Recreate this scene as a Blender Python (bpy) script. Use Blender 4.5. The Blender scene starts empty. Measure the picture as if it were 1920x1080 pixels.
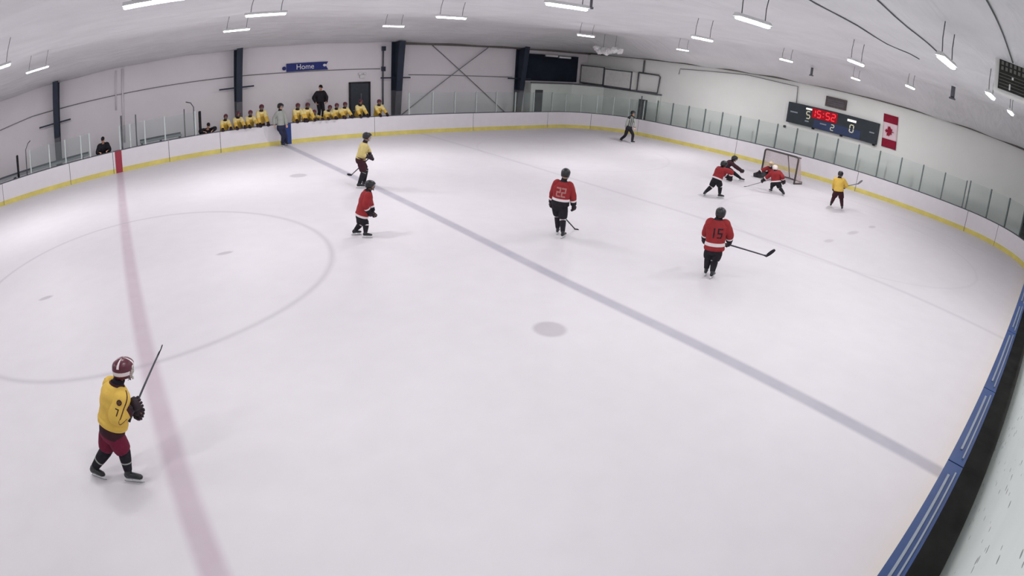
import bpy, bmesh, math, random
from mathutils import Vector as V, Matrix
from mathutils.bvhtree import BVHTree
random.seed(7)
sc = bpy.context.scene
COL = sc.collection
PI = math.pi

# ------------------------------------------------------------------ materials
def lin(c):
    return tuple(((x / 255) / 12.92 if x <= 10 else ((x / 255 + .055) / 1.055) ** 2.4) for x in c)

def mat(name, rgb, rough=.6, spec=.4, metal=0., noise=.06, nscale=6., emit=None, bump=0., bscale=40., sheen=0.):
    m = bpy.data.materials.new(name); m.use_nodes = True
    nt = m.node_tree; b = nt.nodes['Principled BSDF']
    c = lin(rgb)
    b.inputs['Roughness'].default_value = rough
    b.inputs['Specular IOR Level'].default_value = spec
    b.inputs['Metallic'].default_value = metal
    tc = nt.nodes.new('ShaderNodeTexCoord')
    if noise:
        n = nt.nodes.new('ShaderNodeTexNoise'); n.inputs['Scale'].default_value = nscale; n.inputs['Detail'].default_value = 4
        nt.links.new(tc.outputs['Object'], n.inputs['Vector'])
        r = nt.nodes.new('ShaderNodeValToRGB')
        r.color_ramp.elements[0].position = .3; r.color_ramp.elements[1].position = .7
        r.color_ramp.elements[0].color = tuple(x * (1 - noise) for x in c) + (1,)
        r.color_ramp.elements[1].color = tuple(min(1, x * (1 + noise)) for x in c) + (1,)
        nt.links.new(n.outputs['Fac'], r.inputs[0]); nt.links.new(r.outputs[0], b.inputs['Base Color'])
    else:
        b.inputs['Base Color'].default_value = c + (1,)
    if bump:
        n2 = nt.nodes.new('ShaderNodeTexNoise'); n2.inputs['Scale'].default_value = bscale
        nt.links.new(tc.outputs['Object'], n2.inputs['Vector'])
        bp = nt.nodes.new('ShaderNodeBump'); bp.inputs['Strength'].default_value = bump; bp.inputs['Distance'].default_value = .02
        nt.links.new(n2.outputs['Fac'], bp.inputs['Height']); nt.links.new(bp.outputs[0], b.inputs['Normal'])
    if emit:
        b.inputs['Emission Color'].default_value = lin(emit[0]) + (1,)
        b.inputs['Emission Strength'].default_value = emit[1]
    return m

M = {}
M['wall_far'] = mat('painted_wall_bench_side', (236, 231, 235), .8, .2, noise=.03, nscale=.6)
M['wall_end'] = mat('painted_wall_end', (246, 247, 243), .8, .2, noise=.03, nscale=.5)
M['board'] = mat('white_board_plastic', (228, 224, 229), .45, .4, noise=.02, nscale=3)
M['kick'] = mat('yellow_kickplate', (220, 206, 118), .5, .35, noise=.1, nscale=2)
M['cap_grey'] = mat('grey_cap_rail', (92, 96, 104), .6, .3)
M['cap_blue'] = mat('blue_cap_rail', (44, 72, 128), .35, .5, noise=.1, nscale=3)
M['alu'] = mat('aluminium_channel', (150, 160, 172), .4, .5, metal=.4)
M['dark_floor'] = mat('dark_rubber_flooring', (84, 82, 80), .8, .3, noise=.2, nscale=2)
M['seam'] = mat('dark_seam', (96, 94, 98), .8, .2)
M['red_mark'] = mat('red_board_stripe', (164, 62, 78), .5, .3)
M['blue_mark'] = mat('blue_board_stripe', (46, 70, 132), .5, .3)
M['steel_navy'] = mat('navy_painted_steel', (44, 52, 68), .55, .35, noise=.1)
M['steel_grey'] = mat('grey_painted_steel', (104, 104, 110), .6, .3)
M['conduit'] = mat('grey_conduit', (134, 132, 136), .6, .3)
M['post_white'] = mat('pale_glass_post', (196, 206, 204), .5, .3)
M['post_grey'] = mat('grey_glass_post', (112, 122, 122), .5, .4)
M['post_dark'] = mat('black_padded_post', (38, 38, 42), .7, .2)
M['navy_panel'] = mat('navy_curtain', (36, 42, 56), .8, .2, noise=.15, nscale=1.5)
M['brown_trim'] = mat('brown_grey_eave', (118, 112, 108), .8, .2, noise=.1)
M['cabin'] = mat('pale_green_cabin', (236, 242, 236), .6, .3, noise=.05, nscale=1)
M['duct'] = mat('white_duct', (234, 234, 230), .6, .3, noise=.05)
M['door_dark'] = mat('dark_door', (58, 64, 72), .5, .3)
M['door_grey'] = mat('dark_grey_door', (78, 80, 82), .5, .3)
M['black'] = mat('black_plastic', (26, 26, 30), .5, .4)
M['white_pl'] = mat('white_plastic', (232, 232, 232), .4, .4)
M['plastic_sheet'] = mat('white_sheeting', (238, 238, 238), .3, .5, bump=.8, bscale=20)
M['lamp_house'] = mat('white_lamp_housing', (225, 225, 225), .5, .3)
M['lamp_tube'] = mat('lit_tube', (255, 255, 255), .5, .2, noise=0, emit=((250, 252, 255), 14))
M['cable'] = mat('grey_cable', (96, 98, 100), .6, .3)
M['score_panel'] = mat('scoreboard_panel', (52, 60, 66), .5, .3, noise=.1, nscale=2)
M['score_blue'] = mat('scoreboard_blue_panel', (58, 70, 104), .5, .3, noise=.1, nscale=2)
M['led_red'] = mat('red_led', (60, 8, 10), .5, .2, noise=0, emit=((255, 60, 70), 1.3))
M['led_redback'] = mat('red_led_field', (110, 10, 24), .5, .2, noise=0, emit=((200, 8, 30), .45))
M['led_white'] = mat('white_led', (200, 200, 200), .5, .2, noise=0, emit=((255, 250, 238), 1.0))
M['led_dim'] = mat('pale_led', (180, 180, 160), .5, .2, noise=0, emit=((226, 222, 190), .45))
M['led_grey'] = mat('grey_lettering', (150, 158, 165), .5, .2, noise=0)
M['sign_brown'] = mat('brown_sign', (98, 90, 90), .6, .2, noise=.2, nscale=8)
M['sign_blue'] = mat('blue_sign', (48, 58, 124), .5, .2, noise=.06)
M['flag_red'] = mat('red_flag_cloth', (150, 40, 62), .8, .1, noise=.08, nscale=9)
M['flag_white'] = mat('white_flag_cloth', (238, 214, 220), .8, .1, noise=.03)
M['goal_frame'] = mat('dark_goal_pipe', (82, 78, 78), .5, .3)
M['net'] = mat('pale_netting', (214, 198, 200), .8, .1)
M['goal_pad'] = mat('dark_goal_skirt', (70, 70, 74), .8, .1)
M['grille'] = mat('dark_grille', (48, 49, 46), .6, .3, noise=.2, nscale=12)
M['grille_bar'] = mat('grey_grille_bar', (118, 118, 112), .6, .3)
M['bench'] = mat('grey_bench', (158, 164, 166), .6, .3, noise=.06)
# clothing
M['skin'] = mat('skin', (206, 158, 132), .55, .4, noise=.05, nscale=20)
M['eye'] = mat('eye', (40, 30, 26), .2, .6, noise=0)
M['lip'] = mat('lips', (168, 96, 90), .5, .4, noise=0)
M['hair'] = mat('dark_hair', (52, 40, 34), .8, .2)
M['yellow'] = mat('yellow_jersey', (228, 190, 92), .75, .15, noise=.07, nscale=7, bump=.25, bscale=26)
M['paleyellow'] = mat('pale_yellow_jersey', (208, 190, 128), .75, .15, noise=.07, nscale=7, bump=.25, bscale=26)
M['creamy'] = mat('cream_yellow_jersey', (236, 218, 152), .75, .15, noise=.07, nscale=7, bump=.25, bscale=26)
M['red'] = mat('red_jersey', (150, 50, 53), .75, .15, noise=.09, nscale=7, bump=.25, bscale=26)
M['black_cl'] = mat('black_cloth', (42, 40, 46), .8, .15, noise=.15, nscale=8, bump=.2, bscale=26)
M['maroon'] = mat('maroon_cloth', (112, 32, 58), .75, .2, noise=.15, nscale=9, bump=.2, bscale=26)
M['darkmaroon'] = mat('dark_maroon_cloth', (62, 34, 42), .75, .2, noise=.12, nscale=9)
M['white_cl'] = mat('white_cloth', (232, 222, 224), .75, .15, noise=.04)
M['grey_cl'] = mat('grey_cloth', (160, 164, 158), .8, .15, noise=.06)
M['navy_cl'] = mat('navy_cloth', (48, 50, 72), .8, .15, noise=.1)
M['helm_black'] = mat('black_helmet', (33, 34, 38), .35, .5, noise=.05)
M['helm_maroon'] = mat('maroon_helmet', (92, 38, 54), .3, .5, noise=.05)
M['helm_white'] = mat('white_helmet', (238, 226, 222), .35, .5, noise=.03)
M['helm_tan'] = mat('tan_mask', (226, 200, 168), .4, .4, noise=.05)
M['number_pink'] = mat('faded_pink_lettering', (178, 128, 126), .7, .1, noise=0)
M['cage'] = mat('face_cage_wire', (206, 202, 198), .35, .5, metal=.3, noise=0)
M['cage_dark'] = mat('dark_cage_wire', (70, 70, 74), .4, .5, metal=.3, noise=0)
M['glove'] = mat('black_glove_leather', (46, 34, 42), .6, .3, noise=.15, nscale=20)
M['skate'] = mat('black_skate_boot', (44, 46, 50), .4, .4, noise=.1, nscale=14)
M['holder'] = mat('white_blade_holder', (226, 226, 228), .4, .4)
M['steel'] = mat('steel_blade', (190, 192, 196), .25, .5, metal=.9, noise=0)
M['stick'] = mat('dark_stick_shaft', (66, 68, 76), .45, .4, noise=.1)
M['stick_red'] = mat('tan_stick_shaft', (120, 122, 122), .45, .4, noise=.1)
M['tape'] = mat('stick_tape', (52, 52, 58), .9, .1)
M['tape_grey'] = mat('grey_stick_tape', (130, 128, 130), .9, .1)

def glass_mat():
    m = bpy.data.materials.new('rink_glass'); m.use_nodes = True
    nt = m.node_tree; nt.nodes.clear()
    o = nt.nodes.new('ShaderNodeOutputMaterial')
    t = nt.nodes.new('ShaderNodeBsdfTransparent'); t.inputs[0].default_value = (.945, .965, .96, 1)
    g = nt.nodes.new('ShaderNodeBsdfGlossy'); g.inputs['Roughness'].default_value = .06; g.inputs[0].default_value = (.9, .95, .94, 1)
    d = nt.nodes.new('ShaderNodeBsdfDiffuse'); d.inputs[0].default_value = (.55, .62, .61, 1)
    f = nt.nodes.new('ShaderNodeFresnel'); f.inputs[0].default_value = 1.25
    a = nt.nodes.new('ShaderNodeMixShader'); a.inputs[0].default_value = .045
    b = nt.nodes.new('ShaderNodeMixShader')
    nt.links.new(t.outputs[0], a.inputs[1]); nt.links.new(d.outputs[0], a.inputs[2])
    nt.links.new(f.outputs[0], b.inputs[0]); nt.links.new(a.outputs[0], b.inputs[1]); nt.links.new(g.outputs[0], b.inputs[2])
    nt.links.new(b.outputs[0], o.inputs[0])
    return m
M['glass'] = glass_mat()

# ------------------------------------------------------------------ mesh helper
class MB:
    def __init__(s): s.v = []; s.f = []; s.m = []; s.s = []
    def face(s, idx, m=0, sm=False): s.f.append(idx); s.m.append(m); s.s.append(sm)
    def box(s, c, d, R=None, m=0):
        c = V(c); n = len(s.v)
        for z in (-1, 1):
            for y in (-1, 1):
                for x in (-1, 1):
                    q = V((x * d[0] / 2, y * d[1] / 2, z * d[2] / 2))
                    if R: q = R @ q
                    s.v.append(c + q)
        for a in ((0, 2, 3, 1), (4, 5, 7, 6), (0, 1, 5, 4), (2, 6, 7, 3), (0, 4, 6, 2), (1, 3, 7, 5)):
            s.face([n + i for i in a], m)
    def hexa(s, p, m=0):   # 8 points, bottom ring then top ring
        n = len(s.v); s.v += [V(q) for q in p]
        for a in ((3, 2, 1, 0), (4, 5, 6, 7), (0, 1, 5, 4), (1, 2, 6, 5), (2, 3, 7, 6), (3, 0, 4, 7)):
            s.face([n + i for i in a], m)
    def loft(s, pts, rad, side=None, n=14, mats=None, caps=(True, True), power=1., sm=True, dirs=None, zshift=None):
        """elliptical tube; side = direction of the first radius"""
        pts = [V(p) for p in pts]; k = len(pts); base = len(s.v)
        prev = None
        for i, p in enumerate(pts):
            if dirs: t = V(dirs[i]).normalized()
            else:
                t = (pts[min(i + 1, k - 1)] - pts[max(i - 1, 0)])
                t = t.normalized() if t.length > 1e-9 else V((0, 0, 1))
            sd = side[i] if isinstance(side, list) else side
            if sd is None:
                sd = prev if prev is not None else (V((1, 0, 0)) if abs(t.x) < .9 else V((0, 1, 0)))
            a = V(sd) - t * t.dot(V(sd))
            if a.length < 1e-6: a = t.orthogonal()
            a.normalize(); b = t.cross(a); prev = a
            r = rad[i]; r = r if isinstance(r, (tuple, list)) else (r, r)
            for j in range(n):
                w = 2 * PI * j / n; cw, sw = math.cos(w), math.sin(w)
                if power != 1.:
                    cw = math.copysign(abs(cw) ** power, cw); sw = math.copysign(abs(sw) ** power, sw)
                q = p + a * r[0] * cw + b * r[1] * sw
                if zshift: q = q + t * zshift(i, w)
                s.v.append(q)
        for i in range(k - 1):
            for j in range(n):
                mm = mats[i] if isinstance(mats, list) else (mats(i, 2 * PI * (j + .5) / n) if callable(mats) else (mats or 0))
                s.face([base + i * n + j, base + i * n + (j + 1) % n, base + (i + 1) * n + (j + 1) % n, base + (i + 1) * n + j], mm, sm)
        m0 = mats[0] if isinstance(mats, list) else (mats(0, 0) if callable(mats) else (mats or 0))
        m1 = mats[-1] if isinstance(mats, list) else (mats(k - 2, 0) if callable(mats) else (mats or 0))
        if caps[0]: s.face([base + j for j in range(n)][::-1], m0, sm)
        if caps[1]: s.face([base + (k - 1) * n + j for j in range(n)], m1, sm)
    def tube(s, pts, r, n=8, m=0): s.loft(pts, [r] * len(pts), n=n, mats=m)
    def ball(s, c, r, n=12, m=0, up=(0, 0, 1), side=(1, 0, 0)):
        c = V(c); u = V(up).normalized()
        if not isinstance(r, (tuple, list)): r = (r, r, r)
        ks = [-1, -.94, -.75, -.45, -.1, .25, .55, .8, .95, 1]
        pts = [c + u * r[2] * k for k in ks]; rr = [(max(.02, math.sqrt(max(0, 1 - k * k))) * r[0], max(.02, math.sqrt(max(0, 1 - k * k))) * r[1]) for k in ks]
        s.loft(pts, rr, side=V(side), n=n, mats=m, dirs=[u] * len(ks))
    def build(s, name, mats, parent=None, loc=None, recalc=True, bev=0.):
        me = bpy.data.meshes.new(name)
        me.from_pydata([tuple(q) for q in s.v], [], s.f)
        for mm in (mats if isinstance(mats, (list, tuple)) else [mats]): me.materials.append(mm)
        for p, a, b in zip(me.polygons, s.m, s.s): p.material_index = a; p.use_smooth = b
        if recalc:
            bm = bmesh.new(); bm.from_mesh(me); bmesh.ops.recalc_face_normals(bm, faces=bm.faces); bm.to_mesh(me); bm.free()
        o = bpy.data.objects.new(name, me); COL.objects.link(o)
        if parent: o.parent = parent
        if loc is not None: o.location = loc
        if bev:
            md = o.modifiers.new('bev', 'BEVEL'); md.width = bev; md.segments = 2; md.limit_method = 'ANGLE'
        return o

def tag(o, label=None, cat=None, group=None, kind=None):
    if label: o['label'] = label
    if cat: o['category'] = cat
    if group: o['group'] = group
    if kind: o['kind'] = kind
    return o
def thing(name, loc, label, cat, group=None, kind=None):
    o = bpy.data.objects.new(name, None); COL.objects.link(o); o.location = loc; o.empty_display_size = .2
    return tag(o, label, cat, group, kind)
def rotz(a): return Matrix.Rotation(a, 3, 'Z')
ORD = 'zeroth first second third fourth fifth sixth seventh eighth ninth tenth eleventh twelfth thirteenth fourteenth fifteenth sixteenth seventeenth eighteenth nineteenth twentieth'.split()

# rink numbers (metres): x along the rink, y across it, benches at +y
YF, YN, XE, RC, ZB = 13.90, -13.16, 28.01, 3.9, .97     # far boards, near boards, end boards, corner radius, board height
WF, WE, WN, WL = 16.40, 29.05, -13.78, -17.0            # walls
XB = 7.83

CAMP = {"loc": [0.1, -13.28212, 4.36449], "rot": [0.720927, -0.459047, 0.076032], "a1": 0.0009945000028661975, "a2": -0.3000430547101383, "a3": 0.22367950702053782, "a4": 0.0023768380015819035, "px": 44.22799027751829, "py": 69.85807634118704}
EXPOSURE = -0.2
LAMP_W = 60
LAMP_P = (3.3, 1.4, 3.3, 1.6, .85, 2.7, 1.05, .8, 1.7, .95, 1.4, .75, .8, 1.0, 3.4)      # each lamp's share
LAMP_ADDED = ((-3, 7.5, 3.3), (-3, -.3, 1.2), (.6, -5.6, .85), (1.8, -8.7, .85), (-4.5, -8.7, 1), (2.4, -11.6, .8), (-6, -4.5, 1.2), (-9.5, 7.5, 3.6), (-10.5, -1, 1.5), (-11.5, -8, 1), (24.5, -4, 2.4))  # extra lamps added to even out the light: x, y, share
# ------------------------------------------------------------------ camera
cd = bpy.data.cameras.new('camera'); cam = bpy.data.objects.new('camera', cd); COL.objects.link(cam); sc.camera = cam
cd.type = 'PANO'; cd.panorama_type = 'FISHEYE_LENS_POLYNOMIAL'; cd.fisheye_fov = PI
cd.sensor_width = 36.; cd.clip_start = .05; cd.clip_end = 200
k = 36. / 1920
cd.fisheye_polynomial_k0 = 0
cd.fisheye_polynomial_k1 = -CAMP['a1'] / k
cd.fisheye_polynomial_k2 = -CAMP['a2'] * 1e-6 / k ** 2
cd.fisheye_polynomial_k3 = -CAMP['a3'] * 1e-9 / k ** 3
cd.fisheye_polynomial_k4 = -CAMP['a4'] * 1e-12 / k ** 4
cd.shift_x = -CAMP['px'] / 1920; cd.shift_y = CAMP['py'] / 1080
yw, pt_, rl_ = CAMP['rot']
fw = V((math.sin(yw) * math.cos(pt_), math.cos(yw) * math.cos(pt_), math.sin(pt_)))
ri = V((math.cos(yw), -math.sin(yw), 0)); up = ri.cross(fw)
r2 = ri * math.cos(rl_) + up * math.sin(rl_); u2 = -ri * math.sin(rl_) + up * math.cos(rl_)
cam.matrix_world = Matrix(((r2.x, u2.x, -fw.x, CAMP['loc'][0]), (r2.y, u2.y, -fw.y, CAMP['loc'][1]), (r2.z, u2.z, -fw.z, CAMP['loc'][2]), (0, 0, 0, 1)))

# ------------------------------------------------------------------ view
sc.view_settings.view_transform = 'Standard'; sc.view_settings.look = 'None'; sc.view_settings.gamma = 1; sc.view_settings.use_curve_mapping = False
sc.view_settings.exposure = EXPOSURE
sc.cycles.max_bounces = 8; sc.cycles.diffuse_bounces = 4; sc.cycles.glossy_bounces = 3; sc.cycles.transmission_bounces = 4; sc.cycles.transparent_max_bounces = 16
sc.cycles.caustics_reflective = False; sc.cycles.caustics_refractive = False; sc.cycles.use_adaptive_sampling = True; sc.cycles.adaptive_threshold = .05; sc.cycles.adaptive_min_samples = 16
w = bpy.data.worlds.new('world'); sc.world = w; w.use_nodes = True
w.node_tree.nodes['Background'].inputs[0].default_value = (.8, .85, .9, 1); w.node_tree.nodes['Background'].inputs[1].default_value = .15

# ------------------------------------------------------------------ ice
def ice_material():
    m = bpy.data.materials.new('ice_with_faded_markings'); m.use_nodes = True
    nt = m.node_tree; N = nt.nodes; L = nt.links; b = N['Principled BSDF']
    b.inputs['Roughness'].default_value = .5; b.inputs['Specular IOR Level'].default_value = .22
    g = N.new('ShaderNodeNewGeometry'); s = N.new('ShaderNodeSeparateXYZ'); L.new(g.outputs['Position'], s.inputs[0])
    X, Y = s.outputs[0], s.outputs[1]
    def mth(op, a, bb=None, c=None):
        n = N.new('ShaderNodeMath'); n.operation = op
        for i, q in enumerate((a, bb, c)):
            if q is None: continue
            if isinstance(q, (int, float)): n.inputs[i].default_value = q
            else: L.new(q, n.inputs[i])
        return n.outputs[0]
    def step(d, hw, soft):     # 1 inside |d|<hw, fading over soft
        n = N.new('ShaderNodeMapRange'); n.interpolation_type = 'SMOOTHSTEP'
        n.inputs['From Min'].default_value = hw - soft / 2; n.inputs['From Max'].default_value = hw + soft / 2
        n.inputs['To Min'].default_value = 1; n.inputs['To Max'].default_value = 0
        L.new(d, n.inputs['Value']); return n.outputs['Result']
    def vline(x0, hw, soft): return step(mth('ABSOLUTE', mth('SUBTRACT', X, x0)), hw, soft)
    def dist(x0, y0, sx=1, sy=1):
        a = mth('MULTIPLY', mth('SUBTRACT', X, x0), sx); c = mth('MULTIPLY', mth('SUBTRACT', Y, y0), sy)
        return mth('SQRT', mth('ADD', mth('MULTIPLY', a, a), mth('MULTIPLY', c, c)))
    def ring(x0, y0, r, hw, soft): return step(mth('ABSOLUTE', mth('SUBTRACT', dist(x0, y0), r)), hw, soft)
    def mx(*q):
        o = q[0]
        for z in q[1:]: o = mth('MAXIMUM', o, z)
        return o
    n1 = N.new('ShaderNodeTexNoise'); n1.inputs['Scale'].default_value = .35; n1.inputs['Detail'].default_value = 5; L.new(g.outputs['Position'], n1.inputs['Vector'])
    n2 = N.new('ShaderNodeTexNoise'); n2.inputs['Scale'].default_value = 2.2; n2.inputs['Detail'].default_value = 6; L.new(g.outputs['Position'], n2.inputs['Vector'])
    base = N.new('ShaderNodeValToRGB'); base.color_ramp.elements[0].position = .3; base.color_ramp.elements[1].position = .72
    base.color_ramp.elements[0].color = lin((217, 213, 218)) + (1,); base.color_ramp.elements[1].color = lin((225, 221, 226)) + (1,)
    L.new(mth('ADD', mth('MULTIPLY', n1.outputs['Fac'], .6), mth('MULTIPLY', n2.outputs['Fac'], .4)), base.inputs[0])
    wear = N.new('ShaderNodeMapRange'); wear.inputs['From Min'].default_value = .3; wear.inputs['From Max'].default_value = .7
    wear.inputs['To Min'].default_value = .75; wear.inputs['To Max'].default_value = 1.; L.new(n2.outputs['Fac'], wear.inputs['Value'])
    cur = base.outputs[0]
    def layer(mask, rgb, amt):
        nonlocal cur
        mix = N.new('ShaderNodeMix'); mix.data_type = 'RGBA'
        f = mth('MULTIPLY', mth('MULTIPLY', mask, amt), wear.outputs['Result'])
        L.new(f, mix.inputs[0]); L.new(cur, mix.inputs[6]); mix.inputs[7].default_value = lin(rgb) + (1,)
        cur = mix.outputs[2]
    layer(vline(0, .15, .16), (176, 148, 166), .56)
    layer(mx(vline(XB, .15, .13), vline(-XB, .15, .13)), (136, 136, 156), .58)
    layer(mx(vline(15.05, .08, .2)), (160, 150, 165), .28)
    layer(ring(0, 0, 4.57, .05, .16), (156, 150, 160), .42)
    layer(mx(ring(19.35, -6.88, 4.57, .04, .14), ring(19.35, 6.88, 4.57, .04, .14), vline(25.2, .04, .1)), (170, 160, 172), .16)
    layer(mx(step(dist(6.05, -6.9), .30, .12), step(dist(6.25, 6.8), .30, .12), step(dist(-6.05, -6.9), .30, .12)), (150, 142, 152), .50)
    layer(mx(step(dist(2.23, -.15, .8, 1.6), .15, .1), step(dist(-2.23, -.12, .8, 1.6), .15, .1)), (146, 140, 150), .55)
    layer(mx(step(dist(17.2, -6.9, .7, 2), .2, .16), step(dist(19.35, -6.88, .5, 2), .22, .16), step(dist(21.3, -6.9, .7, 2), .2, .16)), (160, 152, 160), .42)
    L.new(cur, b.inputs['Base Color'])
    bp = N.new('ShaderNodeBump'); bp.inputs['Strength'].default_value = .05; bp.inputs['Distance'].default_value = .01
    n3 = N.new('ShaderNodeTexNoise'); n3.inputs['Scale'].default_value = 9; L.new(g.outputs['Position'], n3.inputs['Vector'])
    L.new(n3.outputs['Fac'], bp.inputs['Height']); L.new(bp.outputs[0], b.inputs['Normal'])
    return m
M['ice'] = ice_material()

def outline(off=0., nseg=18, x0=WL + .3):
    """rink edge from the far left, round the end, back along the near side; off > 0 is outside"""
    P = [V((x0, YF + off, 0))]
    r = RC + off
    for i in range(nseg + 1):
        a = PI / 2 * i / nseg; P.append(V((XE - RC + r * math.sin(a), YF - RC + r * math.cos(a), 0)))
    for i in range(nseg + 1):
        a = PI / 2 * i / nseg; P.append(V((XE - RC + r * math.cos(a), YN + RC - r * math.sin(a), 0)))
    P.append(V((x0, YN - off, 0)))
    return P
b = MB()
P = outline(.05)
b.v = [V((q.x, q.y, 0)) for q in P]; b.face(list(range(len(P)))[::-1])
o = b.build('floor', M['ice']); tag(o, 'white skating ice with faded red and blue lines and circles', 'ice', kind='structure')
b = MB(); b.box(((WL + WE) / 2, (WF + WN) / 2, -.08), (WE - WL, WF - WN, .12))
tag(b.build('floor_surround', M['dark_floor']), 'dark rubber floor around the rink behind the boards', 'floor', kind='structure')

# ------------------------------------------------------------------ walls
def wall(name, c, d, m, label):
    b = MB(); b.box(c, d); tag(b.build(name, m), label, 'wall', kind='structure')
HT = 6.6
wall('wall_far', ((WL + WE) / 2, WF + .1, HT / 2 - .2), (WE - WL + .4, .2, HT), M['wall_far'], 'pale grey wall behind the player benches with dark steel columns')
wall('wall_end', (WE + .1, (WF + WN) / 2, HT / 2 - .2), (.2, WF - WN, HT), M['wall_end'], 'off-white end wall carrying the scoreboard and the flag')
wall('wall_left', (WL - .1, (WF + WN) / 2, HT / 2 - .2), (.2, WF - WN, HT), M['wall_far'], 'grey wall closing the hall on the far left')
def speckled():
    m = mat('scuffed_white_wall', (214, 222, 218), .6, .3, noise=.05, nscale=.8)
    nt = m.node_tree; N = nt.nodes; L = nt.links; b = N['Principled BSDF']
    tc = [n for n in N if n.type == 'TEX_COORD'][0]
    src = b.inputs['Base Color'].links[0].from_socket
    mp = N.new('ShaderNodeMapping'); mp.inputs['Scale'].default_value = (.55, 1, 1.3); L.new(tc.outputs['Object'], mp.inputs[0])
    vo = N.new('ShaderNodeTexVoronoi'); vo.inputs['Scale'].default_value = 8; vo.inputs['Randomness'].default_value = 1; L.new(mp.outputs[0], vo.inputs['Vector'])
    cmp_ = N.new('ShaderNodeMath'); cmp_.operation = 'LESS_THAN'; cmp_.inputs[1].default_value = .2; L.new(vo.outputs['Distance'], cmp_.inputs[0])
    n = N.new('ShaderNodeTexNoise'); n.inputs['Scale'].default_value = 1.6; L.new(tc.outputs['Object'], n.inputs['Vector'])
    c2 = N.new('ShaderNodeMath'); c2.operation = 'GREATER_THAN'; c2.inputs[1].default_value = .5; L.new(n.outputs['Fac'], c2.inputs[0])
    mu = N.new('ShaderNodeMath'); mu.operation = 'MULTIPLY'; L.new(cmp_.outputs[0], mu.inputs[0]); L.new(c2.outputs[0], mu.inputs[1])
    mu2 = N.new('ShaderNodeMath'); mu2.operation = 'MULTIPLY'; mu2.inputs[1].default_value = .75; L.new(mu.outputs[0], mu2.inputs[0])
    mix = N.new('ShaderNodeMix'); mix.data_type = 'RGBA'; L.new(mu2.outputs[0], mix.inputs[0]); L.new(src, mix.inputs[6]); mix.inputs[7].default_value = lin((70, 74, 78)) + (1,)
    L.new(mix.outputs[2], b.inputs['Base Color'])
    return m
wall('wall_near', ((WL + WE) / 2, WN - .1, HT / 2 - .2), (WE - WL + .4, .2, HT), speckled(), 'scuffed white wall with puck marks beside the near blue-capped boards')

# ------------------------------------------------------------------ ceiling: loose white insulation fabric
def ceil_z(x, y):
    def sm(t): t = max(0., min(1., t)); return t * t * (3 - 2 * t)
    a = sm((WF - y) / 5.5); e = sm((WE - x) / 5.0)
    z = 4.62 + 1.13 * min(a, e) ** .9
    bay = (x - 6.2) / 8.6                        # frames every 8.6 m hold the fabric; it sags between
    z -= .10 * abs(math.sin(bay * PI)) ** 1.2 * min(a, 1) * (1 if x < 24 else .4)
    z -= .55 * e * (1 - e) * abs(math.sin((y + 2.6) / 6.4 * PI)) ** .8 * min(1, a * 1.5)      # fabric drapes towards the end wall
    z += .035 * math.sin(y * 2.1 + .5 * math.sin(x * .7)) * math.sin(x * .35 + y * .2) + .02 * math.sin(x * 1.7 + y * .9)
    return z
b = MB(); nx, ny = 150, 110
for i in range(nx + 1):
    for j in range(ny + 1):
        x = WL - .1 + (WE - WL + .2) * i / nx; y = WN - .1 + (WF - WN + .2) * j / ny
        b.v.append(V((x, y, ceil_z(x, y))))
for i in range(nx):
    for j in range(ny):
        q = i * (ny + 1) + j; b.face([q, q + 1, q + ny + 2, q + ny + 1], 0, True)
def ceil_mat():
    m = mat('white_ceiling_fabric', (231, 231, 233), .55, .3, noise=.05, nscale=.7)
    nt = m.node_tree; N = nt.nodes; L = nt.links; bs = N['Principled BSDF']
    tc = [n for n in N if n.type == 'TEX_COORD'][0]
    mp = N.new('ShaderNodeMapping'); mp.inputs['Scale'].default_value = (.35, 1.6, 1); mp.inputs['Rotation'].default_value = (0, 0, .12); L.new(tc.outputs['Object'], mp.inputs[0])
    n = N.new('ShaderNodeTexNoise'); n.inputs['Scale'].default_value = 1.1; n.inputs['Detail'].default_value = 3; n.inputs['Distortion'].default_value = 1.2; L.new(mp.outputs[0], n.inputs['Vector'])
    bp = N.new('ShaderNodeBump'); bp.inputs['Strength'].default_value = .55; bp.inputs['Distance'].default_value = .12
    L.new(n.outputs['Fac'], bp.inputs['Height']); L.new(bp.outputs[0], bs.inputs['Normal'])
    return m
o = b.build('ceiling', ceil_mat(), recalc=False)
md = o.modifiers.new('thick', 'SOLIDIFY'); md.thickness = .02; md.offset = 1
tag(o, 'loose white fabric ceiling sagging between the frames', 'ceiling', kind='structure')
# eave trims
b = MB(); b.box(((15 + WE) / 2, WF - .12, 4.56), (WE - 15, .24, .14)); tag(b.build('trim_1', M['brown_trim']), 'brown-grey beam along the top of the bench-side wall', 'beam', kind='structure')
b = MB(); b.box((WE - .08, (WF + WN) / 2, 4.58), (.16, WF - WN - .3, .10)); tag(b.build('trim_2', M['brown_trim']), 'brown-grey beam along the top of the end wall', 'beam', kind='structure')

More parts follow.
